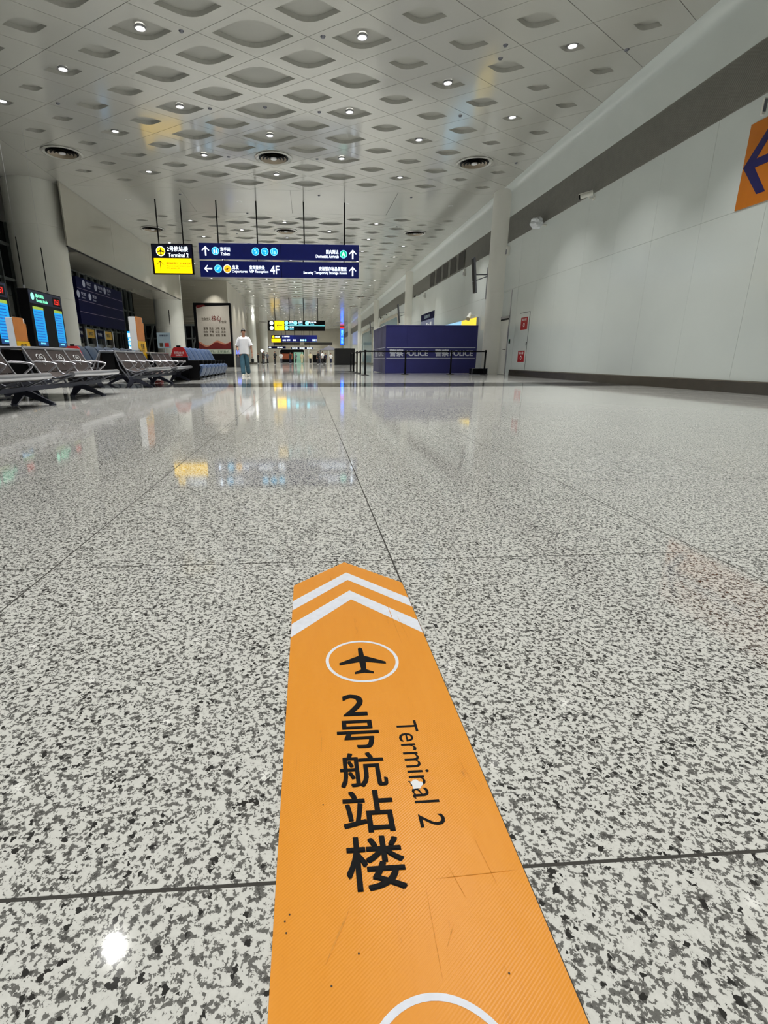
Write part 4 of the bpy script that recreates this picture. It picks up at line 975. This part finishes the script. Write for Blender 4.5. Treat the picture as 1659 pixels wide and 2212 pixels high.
fabric((X1, Y0, 0), (X1, Y1, 0), 0.03, HH, 0.01).build('side_panel', POLB, pe, smooth=True, world=True)
fabric((X1, Y1, 0), (X0, Y1, 0), 0.03, HH, 0.01).build('rear_panel', POLB, pe, smooth=True, world=True)
for x, y in ((X0, Y0), (X1, Y0), (X0, Y1), (X1, Y1), (4.3, Y0)): MB().tube([(x, y+0.02, 0), (x, y+0.02, HH+0.01)], 0.02, 8).build('pole', POLB, pe, world=True)
MB().tube([(X0, Y1, HH), (X0, Y0, HH), (X1, Y0, HH), (X1, Y1, HH)], 0.018, 6).build('top_rail', POLB, pe, world=True)
MB().box(X0-0.03, X0+0.03, Y0+0.4, Y1, HH+0.02, HH+0.04).build('white_edge', P_WHITE, pe, world=True)
yf2 = Y0-0.012; GREYW = mat('worn_white_print', (196, 200, 214), 0.5, var=0.08, scale=12)
for z in (1.10, 0.665):
    MB().box(X0+0.02, X1-0.05, yf2-0.002, yf2, z-0.012, z+0.012).build('white_stripe', GREYW, pe, world=True)
    MB().box(X0-0.036, X0-0.034, Y0+0.02, Y1-0.05, z-0.012, z+0.012).build('white_stripe', GREYW, pe, world=True)
def px2x(px): return 3.40+(px-834)*0.0199
text(MB(), '警察', (px2x(856.5), yf2-0.003, 0.89), 0.60, 0.29, UX, UZ, bold=0.03).build('lettering', GREYW, pe, world=True); text(MB(), 'POLICE', (px2x(901), yf2-0.003, 0.87), 1.0, 0.215, UX, UZ, bold=0.03).build('lettering', GREYW, pe, world=True)
text(MB(), '警察', (px2x(957), yf2-0.003, 0.89), 0.60, 0.29, UX, UZ, bold=0.03).build('lettering', GREYW, pe, world=True); text(MB(), 'POLICE', (px2x(1001), yf2-0.003, 0.87), 1.0, 0.215, UX, UZ, bold=0.03).build('lettering', GREYW, pe, world=True)
text(MB(), '警察', (X0-0.038, 25.6, 0.89), 0.9, 0.29, -UY, UZ, bold=0.03).build('lettering', GREYW, pe, world=True); text(MB(), 'POLICE', (X0-0.038, 24.0, 0.87), 1.6, 0.215, -UY, UZ, bold=0.03).build('lettering', GREYW, pe, world=True)

def stanchion(x, y, to, label):
    o = thing('stanchion', label, 'stanchion', (x, y, 0), 0, 'black belt stanchions')
    MB().lathe([(0.0, 0.03), (0.03, 0.03), (0.16, 0.012), (0.165, 0.0)], 24).build('base', BLACKM, o, smooth=True)
    MB().tube([(0, 0, 0.0), (0, 0, 0.90)], 0.034, 12).build('pole', BLACK, o, smooth=True)
    MB().lathe([(0.038, 0.86), (0.042, 0.87), (0.042, 0.965), (0.03, 0.975), (0, 0.975)], 16).build('belt_head', BLACK, o, smooth=True)
    if to:
        d = Vector((to[0]-x, to[1]-y, 0)); n = d.normalized(); p = Vector((-n.y, n.x, 0))*0.003; a, b = n*0.045, d-n*0.045; m = MB()
        m.add([a-p+UZ*0.895, b-p+UZ*0.895, b+p+UZ*0.895, a+p+UZ*0.895, a-p+UZ*0.945, b-p+UZ*0.945, b+p+UZ*0.945, a+p+UZ*0.945], [(0,3,2,1),(4,5,6,7),(0,1,5,4),(1,2,6,5),(2,3,7,6),(3,0,4,7)])
        m.build('belt', BLACK, o)
pos = [(7.28, 21.2), (5.97, 21.6), (4.06, 21.65), (2.30, 20.9), (2.29, 22.7), (2.30, 24.4), (2.30, 26.2), (2.28, 27.6)]
labs = ['black belt stanchion at the right end of the police enclosure', 'black belt stanchion before the second POLICE word', 'black belt stanchion before the first POLICE word', 'nearest black stanchion at the left corner of the barrier line',
        'black stanchion just behind the corner one', 'third black stanchion along the enclosure side', 'fourth black stanchion along the enclosure side', 'farthest black stanchion along the enclosure side']
for k, p in enumerate(pos): stanchion(*p, pos[k+1] if k+1 < len(pos) else None, labs[k])
cr = thing('equipment_crate', 'small black equipment crate on the floor at the foot of the column', 'crate', (7.22, 21.75, 0))
MB().bevbox(-0.34, 0.30, -0.2, 0.2, 0.02, 0.24, 0.01).build('body', BLACK, cr); MB().box(-0.36, 0.32, -0.215, -0.2, 0.0, 0.03).box(-0.36, 0.32, -0.215, -0.2, 0.235, 0.26).box(-0.36, -0.33, -0.215, -0.2, 0.03, 0.235).box(0.29, 0.32, -0.215, -0.2, 0.03, 0.235).build('frame', GREYM, cr)
bx_ = thing('black_hoarding', 'plain black box hoarding in the distance left of the police enclosure', 'hoarding', (4.4, 62.5, 0))
MB().bevbox(3.25, 5.55, 61.7, 63.6, 0.02, 1.88, 0.03).build('panel', mat('matt_black', (10, 10, 11), 0.8), bx_, world=True); MB().box(3.22, 5.58, 61.66, 63.64, 0, 0.05).build('plinth', BLACKM, bx_, world=True)
cn = thing('canopy_tent', 'small dark peaked canopy tent beside the black hoarding', 'tent', (3.5, 84, 0))
m = MB(); m.add([(2.0, 83, 2.05), (4.9, 83, 2.05), (4.9, 85.5, 2.05), (2.0, 85.5, 2.05), (3.5, 84.2, 2.75)], [(0, 1, 4), (1, 2, 4), (2, 3, 4), (3, 0, 4)]); m.build('canopy', mat('dark_canopy', (40, 40, 56), 0.6), cn, world=True)
for x in (2.05, 4.85):
    for y in (83.05, 85.4): MB().tube([(x, y, 0), (x, y, 2.06)], 0.05, 6).build('pole', GREYM, cn, world=True)

# ================================================================== RIGHT WALL FITTINGS
fc = thing('fire_cabinet', 'flush white fire hose cabinet with two red signs in the wall', 'fire cabinet', (XW, 19.4, 0.22))
MB().box(XW-0.012, XW-0.0005, 18.98, 19.84, 0.23, 2.26).build('cabinet_door', WHITE_P, fc, world=True)
MB().box(XW-0.016, XW-0.012, 18.975, 18.99, 0.23, 2.27).box(XW-0.016, XW-0.012, 18.99, 19.85, 2.255, 2.27).build('shadow_gap', P_BLACK, fc, world=True)
for z0, z1, nm in ((1.67, 2.10, 0), (0.52, 0.92, 1)):
    o = MB().box(XW-0.017, XW-0.0125, 19.12, 19.72, z0, z1).build('red_sign', P_RED, fc, world=True)
    m = MB(); text(m, '消火栓', (XW-0.018, 19.42, z1-0.08), 0.42, 0.09, -UY, UZ); ring2(m, (XW-0.018, 19.42, (z0+z1)/2-0.05), 0.075, 0.05, UY, UZ, 20); m.build('lettering', P_WHITE, fc, world=True)
MB().box(XW-0.03, XW-0.012, 19.02, 19.05, 1.1, 1.22).build('handle', BLACKM, fc, world=True)
ar = thing('access_reader', 'small black card reader beside the service door', 'card reader', (XW, 20.7, 1.3)); MB().bevbox(XW-0.03, XW-0.0005, 20.66, 20.74, 1.22, 1.38, 0.006).build('body', BLACK, ar, world=True); MB().box(XW-0.032, XW-0.03, 20.68, 20.72, 1.33, 1.36).build('indicator', E_GREEN, ar, world=True)
def cctv(y, z, label, dirn=(-0.7, -0.7), blackhead=True):
    o = thing('security_camera', label, 'camera', (XW, y, z))
    MB().tube([(XW-0.0005, y, z-0.05), (XW-0.03, y, z-0.05)], 0.06, 12).build('wall_plate', WHITE_C, o, world=True)
    MB().tube([(XW-0.02, y, z-0.05), (XW-0.14, y, z-0.05), (XW-0.17, y, z)], 0.018, 8).build('bracket', WHITE_C, o, world=True)
    d = Vector((dirn[0], dirn[1], -0.15)).normalized(); c = Vector((XW-0.18, y, z+0.04))
    MB().tube([c-d*0.12, c+d*0.2], 0.06, 12).build('body', WHITE_C, o, smooth=True, world=True); MB().tube([c+d*0.2, c+d*0.24], [0.065, 0.06], 12).build('lens_hood', BLACK, o, world=True)
    MB().tube([c-d*0.1+UZ*0.066, c+d*0.26+UZ*0.066], 0.02, 6).build('sun_shield', WHITE_C, o, world=True)
cctv(15.46, 4.95, 'white bullet camera with black head under the near grille', (-0.75, 0.55)); cctv(38.6, 4.92, 'white camera pair under the second grille', (-0.6, -0.7)); cctv(52.0, 4.75, 'small white camera under the third grille'); cctv(56.0, 4.75, 'farther small white camera under the third grille')
dm = thing('wrapped_camera', 'white dome camera wrapped in crumpled plastic under the grille', 'camera', (XW, 18.5, 4.95))
m = MB(); bm = bmesh.new(); bmesh.ops.create_icosphere(bm, subdivisions=3, radius=0.2)
for v_ in bm.verts: v_.co *= 1+0.12*math.sin(v_.co.x*31+v_.co.y*23)+0.10*math.sin(v_.co.z*37+v_.co.x*19); v_.co.z *= 0.85
bm.verts.index_update(); m.add([v_.co+Vector((XW-0.30, 18.5, 4.98)) for v_ in bm.verts], [[q.index for q in f.verts] for f in bm.faces]); bm.free(); m.build('plastic_wrap', mat('crumpled_plastic', (214, 218, 222), 0.25), dm, world=True)
MB().tube([(XW-0.0005, 18.42, 4.9), (XW-0.2, 18.42, 4.92)], 0.03, 8).build('bracket', WHITE_C, dm, world=True)
def dome2(y, z, label):
    o = thing('wall_sensor', label, 'sensor', (XW, y, z)); MB().bevbox(XW-0.12, XW-0.0005, y-0.08, y+0.08, z-0.16, z+0.16, 0.02).build('case', WHITE_C, o, world=True); MB().box(XW-0.123, XW-0.12, y-0.05, y+0.05, z-0.12, z+0.05).build('window', GREYM, o, world=True)
dome2(21.6, 4.72, 'small white sensor box under the near grille beside the column'); dome2(27.4, 4.8, 'white sensor box under the second grille'); dome2(36.4, 4.75, 'small white sensor box near the camera pair')
sp = thing('spotlight', 'small white lamp on the wall just above the police enclosure', 'spotlight', (XW, 25.3, 2.6)); MB().tube([(XW-0.0005, 25.3, 2.62), (XW-0.25, 25.3, 2.62)], 0.02, 8).build('arm', WHITE_C, sp, world=True); MB().tube([(XW-0.25, 25.3, 2.7), (XW-0.42, 25.1, 2.45)], [0.07, 0.11], 12).build('head', WHITE_C, sp, smooth=True, world=True)
def tv(y, label):
    o = thing('wall_screen', label, 'screen', (7.5, y, 4.1)); M_ = Matrix.Translation((7.42, y, 4.15)) @ Matrix.Rotation(math.radians(-7), 4, 'Y')
    MB().bevbox(-0.04, 0.04, -0.18, 0.18, -0.72, 0.72, 0.01, M=M_).build('panel', GREYM, o, world=True); MB().box(-0.044, -0.04, -0.16, 0.16, -0.69, 0.69, M=M_).build('display', BLACK, o, world=True)
    MB().tube([(7.40, y, 4.2), (XW+0.02, y, 4.2)], 0.03, 6).tube([(7.36, y, 3.9), (XW+0.02, y, 4.15)], 0.02, 6).build('bracket', GREYM, o, world=True); MB().box(XW-0.03, XW-0.0005, y-0.1, y+0.1, 3.2, 4.5).build('wall_rail', GREYM, o, world=True)
tv(23.9, 'tilted wall screen seen edge-on just beyond the first column'); tv(43.2, 'tilted wall screen seen edge-on beyond the second column'); tv(62.2, 'distant tilted wall screen beyond the third column')
wp = thing('wall_poster', 'navy headed notice poster on the wall above the police enclosure', 'poster', (XW, 35.5, 1.4))
MB().box(XW-0.03, XW-0.0005, 33.6, 37.4, 1.4, 3.14).build('sheet', mat('grey_blue_print', (120, 128, 160), 0.5), wp, world=True); MB().box(XW-0.03, XW-0.0005, 33.6, 37.4, 3.14, 3.58).build('header', NAVY, wp, world=True)
m = MB()
for q in range(4): m.box(XW-0.034, XW-0.031, 34.2+q*0.55, 34.6+q*0.55, 2.3, 2.95-0.1*(q % 2))
m.build('white_panel', P_WHITE, wp, world=True); text(MB(), '温馨提示', (XW-0.032, 35.5, 3.36), 1.6, 0.2, -UY, UZ).build('lettering', P_SIGNBLUE, wp, world=True)
lb = thing('glow_patch', 'glowing pale blue and yellow panel standing in for a bright patch behind the police enclosure', 'glowing panel', (XW, 28.6, 0.8))  # glowing faces stand in for a bright patch on the wall
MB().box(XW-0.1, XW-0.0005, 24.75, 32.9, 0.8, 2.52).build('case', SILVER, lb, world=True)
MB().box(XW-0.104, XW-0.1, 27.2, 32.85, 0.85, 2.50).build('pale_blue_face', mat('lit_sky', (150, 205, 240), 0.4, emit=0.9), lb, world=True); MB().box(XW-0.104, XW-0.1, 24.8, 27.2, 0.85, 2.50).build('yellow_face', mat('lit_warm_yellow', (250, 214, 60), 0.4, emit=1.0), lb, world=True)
d2 = sthing('door_2', 'white service door panel in the wall beyond the glowing panel', (XW, 41, 0)); MB().box(XW-0.02, XW-0.0005, 38.2, 39.2, 0, 2.3).build('door_leaf', WHITE_C, d2, world=True); MB().box(XW-0.03, XW-0.0005, 38.12, 38.2, 0, 2.4).box(XW-0.03, XW-0.0005, 39.2, 39.28, 0, 2.4).box(XW-0.03, XW-0.0005, 38.2, 39.2, 2.3, 2.4).build('door_frame', SILVER, d2, world=True)
for n_, (ya, yb, zt) in enumerate(((46.6, 58.6, 4.5), (65.0, 77.0, 4.4))):
    o = sthing('window_%d' % (n_+1), ['rounded white portal with blue-grey glazing beyond the second column', 'rounded white glazed portal beyond the third column'][n_], (XW, ya, 0))
    pts = rrect(ya, yb, 0.22, zt, 0.8); ins = rrect(ya+0.25, yb-0.25, 0.22, zt-0.25, 0.6); n = len(pts); m = MB()
    m.add([(XW-0.1, a, b) for a, b in pts]+[(XW-0.1, a, b) for a, b in ins]+[(XW-0.001, a, b) for a, b in pts]+[(XW-0.03, a, b) for a, b in ins],
          [(i, i+1, n+i+1, n+i) for i in range(n-1)]+[(i, 2*n+i, 2*n+i+1, i+1) for i in range(n-1)]+[(n+i, n+i+1, 3*n+i+1, 3*n+i) for i in range(n-1)])
    m.build('portal_frame', BEIGE, o, world=True); MB().prism(ins, 'x', XW-0.035, XW-0.005).build('pane', GLASSB, o, world=True)

# ================================================================== SMALL THINGS IN THE DISTANCE
kk = thing('self_service_kiosk', 'grey self-service kiosk with glowing blue screen right of the poster board', 'kiosk', (-5.85, 46.0, 0))
MB().bevbox(-0.28, 0.28, -0.2, 0.2, 0, 1.0, 0.02).build('body', GREYM, kk); MB().bevbox(-0.24, 0.24, -0.24, -0.18, 0.95, 1.42, 0.01).build('screen_housing', BLACK, kk); MB().box(-0.2, 0.2, -0.245, -0.241, 1.05, 1.38).build('screen', mat('lit_violet', (120, 140, 255), 0.4, emit=1.2), kk)
gl = thing('glow_lamp', 'bright round lamp glowing beside the far people left of the hall', 'lamp', (-6.0, 71.0, 0)); MB().tube([(0, 0, 0), (0, 0, 1.5)], 0.05).build('post', BLACKM, gl); bm = bmesh.new(); bmesh.ops.create_icosphere(bm, subdivisions=2, radius=0.2); bm.verts.index_update(); m = MB().add([v_.co+Vector((0, 0, 1.75)) for v_ in bm.verts], [[q.index for q in f.verts] for f in bm.faces]); bm.free(); m.build('globe', E_WHITE, gl)

# ================================================================== PEOPLE
SK = []
def skin_obj(name, V_, E_, matl, parent):
    me = bpy.data.meshes.new(name); me.from_pydata([v[:3] for v in V_], E_, [])
    o = bpy.data.objects.new(name, me); COL.objects.link(o); o.parent = parent
    md = o.modifiers.new('s', 'SKIN'); md.use_smooth_shade = True; md.branch_smoothing = 0.6
    o.modifiers.new('d', 'SUBSURF').levels = 2
    for i, v in enumerate(V_):
        d = me.skin_vertices[0].data[i]; d.radius = (v[3], v[4] if len(v) > 4 else v[3]); d.use_root = (i == 0)
    SK.append((o, matl)); return o
def chain(n0, n): return [(i, i+1) for i in range(n0, n0+n-1)]
SKIN_M = mat('skin', (176, 126, 100), 0.5, var=0.04, scale=20); HAIR_M = mat('dark_hair', (22, 18, 16), 0.6, var=0.2, scale=60)
def figure(root, shirt, trousers, shoes, walk=1.0, hold=None, collar=True):
    w = walk
    hipL, hipR = (-0.085, 0, 0.88), (0.085, 0, 0.88)
    kneeL, kneeR = (-0.075, -0.10*w, 0.48), (0.085, -0.03*w, 0.47)
    ankL, ankR = (-0.045, -0.20*w, 0.075), (0.095, 0.24*w, 0.11)
    shL, shR = (-0.175, 0.01, 1.365), (0.175, 0.01, 1.365)
    elL, elR = (-0.255, 0.05, 1.09), (0.25, 0.0, 1.08)
    wrL, wrR = (-0.215, -0.08*w-0.02, 0.86), (0.285, -0.02, 0.83)
    # body: one continuous surface, pelvis root
    Vb = [(0, 0, 0.92, .12, .09), (0, 0, 1.10, .115, .085), (0, 0, 1.28, .135, .095), (0, 0.0, 1.40, .075, .06), (0, -0.005, 1.455, .05, .05), (0, -0.015, 1.53, .062, .072), (0, -0.015, 1.62, .068, .08),
          (*shL, .055), (*elL, .04), (*wrL, .027), (*shR, .055), (*elR, .04), (*wrR, .027),
          (*hipL, .085), (*kneeL, .058), (*ankL, .04), (*hipR, .085), (*kneeR, .058), (*ankR, .04)]
    Eb = [(0, 1), (1, 2), (2, 3), (3, 4), (4, 5), (5, 6), (2, 7), (7, 8), (8, 9), (2, 10), (10, 11), (11, 12), (0, 13), (13, 14), (14, 15), (0, 16), (16, 17), (17, 18)]
    body = skin_obj('body', Vb, Eb, SKIN_M, root)
    # hands: palm and five fingers each
    for s, wr in ((-1, wrL), (1, wrR)):
        wv = Vector(wr); pv = wv+Vector((0.0, -0.02, -0.085)); Vh = [(*wv, .026, .02), (*pv, .036, .018)]; Eh = [(0, 1)]
        for f_, (dx, ln) in enumerate(((-0.028, .062), (-0.009, .072), (0.010, .068), (0.028, .054))):
            b0 = pv+Vector((0.2*dx, dx, -0.02)); i0 = len(Vh)
            Vh += [(*b0, .010), (*(b0+Vector((0, -0.008, -ln*0.55))), .009), (*(b0+Vector((-s*0.012, -0.012, -ln))), .008)]; Eh += [(1, i0), (i0, i0+1), (i0+1, i0+2)]
        i0 = len(Vh); b0 = wv+Vector((0, -0.035, -0.035)); Vh += [(*b0, .011), (*(b0+Vector((-s*0.006, -0.028, -0.03))), .010), (*(b0+Vector((-s*0.01, -0.034, -0.06))), .008)]; Eh += [(0, i0), (i0, i0+1), (i0+1, i0+2)]
        skin_obj('hand', Vh, Eh, SKIN_M, root)
    # face
    for s in (-1, 1): MB().lathe([(0, -0.012), (0.011, -0.006), (0.011, 0.006), (0, 0.012)], 8, (s*0.032, -0.092, 1.575)).build('eye', P_BLACK, root)
    MB().add([(-0.013, -0.09, 1.535), (0.013, -0.09, 1.535), (0, -0.118, 1.537), (0, -0.094, 1.585)], [(0, 1, 2), (0, 2, 3), (1, 3, 2)]).build('nose', SKIN_M, root)
    MB().bevbox(-0.024, 0.024, -0.095, -0.075, 1.497, 1.507, 0.003).build('mouth', mat('lips', (140, 78, 70), 0.5), root)
    for s in (-1, 1): MB().lathe([(0, -0.03), (0.014, -0.018), (0.016, 0.012), (0, 0.03)], 8, (s*0.078, 0.0, 1.565)).build('ear', SKIN_M, root, smooth=True)
    hm = MB(); bm = bmesh.new(); bmesh.ops.create_uvsphere(bm, u_segments=20, v_segments=14, radius=1)
    for v_ in list(bm.verts):
        c = v_.co
        if c.z < -0.35 or (c.y < -0.30 and c.z < 0.42): bm.verts.remove(v_)
    bm.verts.index_update()
    hm.add([(v_.co.x*0.084*(1+0.03*math.sin(9*v_.co.y)), 0.004+v_.co.y*0.098, 1.588+v_.co.z*0.092+0.006*math.sin(14*v_.co.x)) for v_ in bm.verts], [[q.index for q in f.verts] for f in bm.faces]); bm.free()
    hm.build('hair', HAIR_M, root, smooth=True)
    # loose shirt: torso loft plus sleeves
    m = MB(); rings = [(0.80, .185, .125), (0.83, .190, .13), (0.95, .182, .125), (1.10, .178, .122), (1.24, .192, .125), (1.33, .200, .115), (1.385, .165, .09), (1.415, .10, .07), (1.43, .075, .062)]; n = 28
    for z, a, b in rings:
        for q in range(n):
            t = 2*PI*q/n; wv = 1+0.035*math.sin(5*t+z*9)*(1.3-z if z < 1.3 else 0)*2
            zz = z+(0.0 if z > 0.9 else 0.012*math.sin(3*t))
            if z > 1.38 and math.sin(t) < -0.3 and collar: zz -= 0.045*(-math.sin(t)-0.3)*1.4
            m.v.append((a*wv*math.copysign(abs(math.cos(t))**0.8, math.cos(t)), b*wv*math.copysign(abs(math.sin(t))**0.9, math.sin(t)), zz))
    for k in range(len(rings)-1):
        for q in range(n): m.f.append((k*n+q, k*n+(q+1) % n, (k+1)*n+(q+1) % n, (k+1)*n+q))
    m.mi = [0]*len(m.f)
    for s, sh, el in ((-1, shL, elL), (1, shR, elR)):
        a, b = Vector(sh)+Vector((-s*0.06, 0, 0.0)), Vector(el); m.tube([a, a.lerp(b, 0.35)+Vector((s*0.012, 0, 0)), a.lerp(b, 0.7), a.lerp(b, 0.98)], [.082, .088, .086, .088], 14, cap=False)
    m.build('shirt', shirt, root, smooth=True)
    # loose trousers
    Vt = [(0, 0, 0.90, .165, .115), (0, 0, 0.84, .15, .115)]
    Et = [(0, 1)]
    for hp, kn, an in ((hipL, kneeL, ankL), (hipR, kneeR, ankR)):
        i0 = len(Vt); h_, k_, a_ = Vector(hp), Vector(kn), Vector(an); Vt += [(*(h_-UZ*0.09), .112, .115), (*k_, .095), (*(k_.lerp(a_, 0.55)), .09), (*(a_+UZ*0.0), .088)]; Et += [(1, i0), (i0, i0+1), (i0+1, i0+2), (i0+2, i0+3)]
    skin_obj('trousers', Vt, Et, trousers, root)
    for a_, pit in ((ankL, 0.0), (ankR, -0.35*w)):
        M_ = Matrix.Translation((a_[0], a_[1], a_[2]-0.075)) @ Matrix.Rotation(-pit, 4, 'X'); sh_ = root
        MB().bevbox(-0.045, 0.045, -0.18, 0.07, 0.02, 0.085, 0.03, M=M_).build('shoe', shoes, root, smooth=True); MB().bevbox(-0.048, 0.048, -0.185, 0.075, 0.0, 0.025, 0.008, M=M_).build('shoe_sole', P_WHITE, root)
    return root
man = thing('person', 'person in loose white T-shirt and teal jeans walking towards the camera', 'person', (-2.32, 19.75, 0))
figure(man, mat('white_cotton', (228, 228, 232), 0.8, var=0.03, scale=8), mat('teal_denim', (48, 84, 100), 0.8, var=0.18, scale=9), mat('cream_canvas', (206, 202, 190), 0.7))
hb = thing('dark_pouch', 'small dark pouch held in the walking person\'s hand', 'pouch', (-2.02, 19.69, 0.57)); MB().bevbox(-0.05, 0.05, -0.03, 0.03, -0.07, 0.07, 0.02).build('body', P_BLACK, hb, smooth=True); MB().tube([(-0.02, 0, 0.06), (0, 0, 0.13), (0.02, 0, 0.06)], 0.006, 5).build('loop', P_BLACK, hb)
SHIRTS = {k: mat('cloth_'+k, c, 0.8) for k, c in dict(white=(226, 226, 226), black=(22, 22, 26), cream=(206, 196, 160), grey=(90, 92, 100), navy=(30, 34, 64), red=(140, 50, 46)).items()}
proto = thing('person', 'distant person in cream top and black trousers standing mid-hall', 'person', (0.45, 80, 0))
figure(proto, SHIRTS['cream'], SHIRTS['black'], SHIRTS['black'], 0.15, collar=False)
# bake the skin modifiers once
bpy.context.view_layer.update(); dg = bpy.context.evaluated_depsgraph_get(); baked = []
for o, ml in SK:
    me = bpy.data.meshes.new_from_object(o.evaluated_get(dg)); me.name = o.name.split('.')[0]; me.materials.clear(); me.materials.append(ml)
    me.polygons.foreach_set('use_smooth', [True]*len(me.polygons)); baked.append((o, me))
for o, me in baked: o.modifiers.clear(); o.data = me
crowd = [(-8.3, 90, 'black', 'black', 'dark figure farthest left by the lit column'), (-5.55, 68, 'black', 'grey', 'person in black beside the glowing lamp'), (-6.0, 80, 'grey', 'black', 'person in grey top left of the first portal'),
         (-4.25, 70, 'black', 'black', 'tall-looking person in black before the left portal'), (-4.05, 82, 'white', 'grey', 'person in white shirt left of the dark portal'), (-2.6, 81, 'black', 'navy', 'person in dark clothes before the orange panel'),
         (-2.0, 92, 'grey', 'black', 'person in grey top before the orange panel'), (-0.85, 82, 'cream', 'cream', 'person in cream clothes before the mint panel'), (1.45, 71, 'black', 'black', 'person in black at the centre of the hall'),
         (1.9, 84, 'grey', 'navy', 'person in grey top near the canopy tent'), (2.05, 72, 'white', 'black', 'person in white shirt and black trousers near the hoarding'), (3.0, 86.5, 'navy', 'black', 'person in navy under the canopy tent'), (4.0, 90, 'white', 'navy', 'person in white top behind the canopy tent'), (-7.2, 86, 'red', 'black', 'person in red top behind the walking man')]
for x, y, a, b, lab in crowd:
    r = dup(proto, (x, y, 0), random.uniform(-2.5, 2.5), 'distant '+lab)
    for ch in r.children:
        k = ch.name.split('.')[0]
        if k in ('shirt', 'trousers'):
            ch.material_slots[0].link = 'OBJECT'; ch.material_slots[0].material = SHIRTS[a if k == 'shirt' else b]

# ================================================================== SUB-PARTS: prints belong to the panel they are on, features to the body
SUB = {'lettering', 'arrow', 'pictogram', 'pictogram_disc', 'pictogram_rim', 'panel_seam', 'dividing_line', 'clock_digits', 'screen_row', 'ruled_line', 'chevron', 'ring', 'airplane_icon', 'torn_spot',
       'scuff', 'dirt_speck', 'white_stripe', 'red_ribbon', 'salmon_ribbon', 'red_corner', 'picture', 'handle', 'shoe_sole', 'eye', 'nose', 'mouth', 'ear', 'hair', 'hand', 'foot_pad', 'lens_hood', 'sun_shield', 'belt_head', 'display'}
HOST = {'sign_board', 'yellow_panel', 'dark_panel', 'end_housing', 'vinyl_sheet', 'sign_face', 'led_panel', 'light_panel', 'red_panel', 'black_panel', 'board', 'header_panel', 'clock_panel', 'screen', 'screen_footer',
        'header_sign', 'poster_sheet', 'slogan_strip', 'front_panel', 'side_panel', 'red_sign', 'header', 'door_leaf', 'cabinet_door', 'leg', 'shoe', 'body', 'panel', 'pole', 'frame'}
def bb(o):
    v = [p.co for p in o.data.vertices]
    return [min(p[i] for p in v) for i in range(3)], [max(p[i] for p in v) for i in range(3)]
cache = {}
def bbc(o):
    k = o.data.name
    if k not in cache: cache[k] = bb(o)
    return cache[k]
for root in [o for o in COL.objects if o.type == 'EMPTY' and o.parent is None]:
    ch = [c for c in root.children if c.type == 'MESH']
    hosts = [c for c in ch if c.name.split('.')[0] in HOST]
    if not hosts or root.name.split('.')[0] == 'ceiling_diffuser': continue
    for c in ch:
        n = c.name.split('.')[0]
        if n not in SUB or c.children: continue
        lo, hi = bbc(c); ctr = [(a+b)/2 for a, b in zip(lo, hi)]; best = None
        for h in hosts:
            if h is c: continue
            a, b = bbc(h); tol = 0.12
            if all(a[i]-tol <= ctr[i] <= b[i]+tol for i in range(3)):
                out = sum(max(0, a[i]-ctr[i], ctr[i]-b[i]) for i in range(3)); vol = max((b[0]-a[0])+(b[1]-a[1])+(b[2]-a[2]), 0.01)
                if best is None or (round(out, 2), vol) < best[0]: best = ((round(out, 2), vol), h)
        if best: c.parent = best[1]
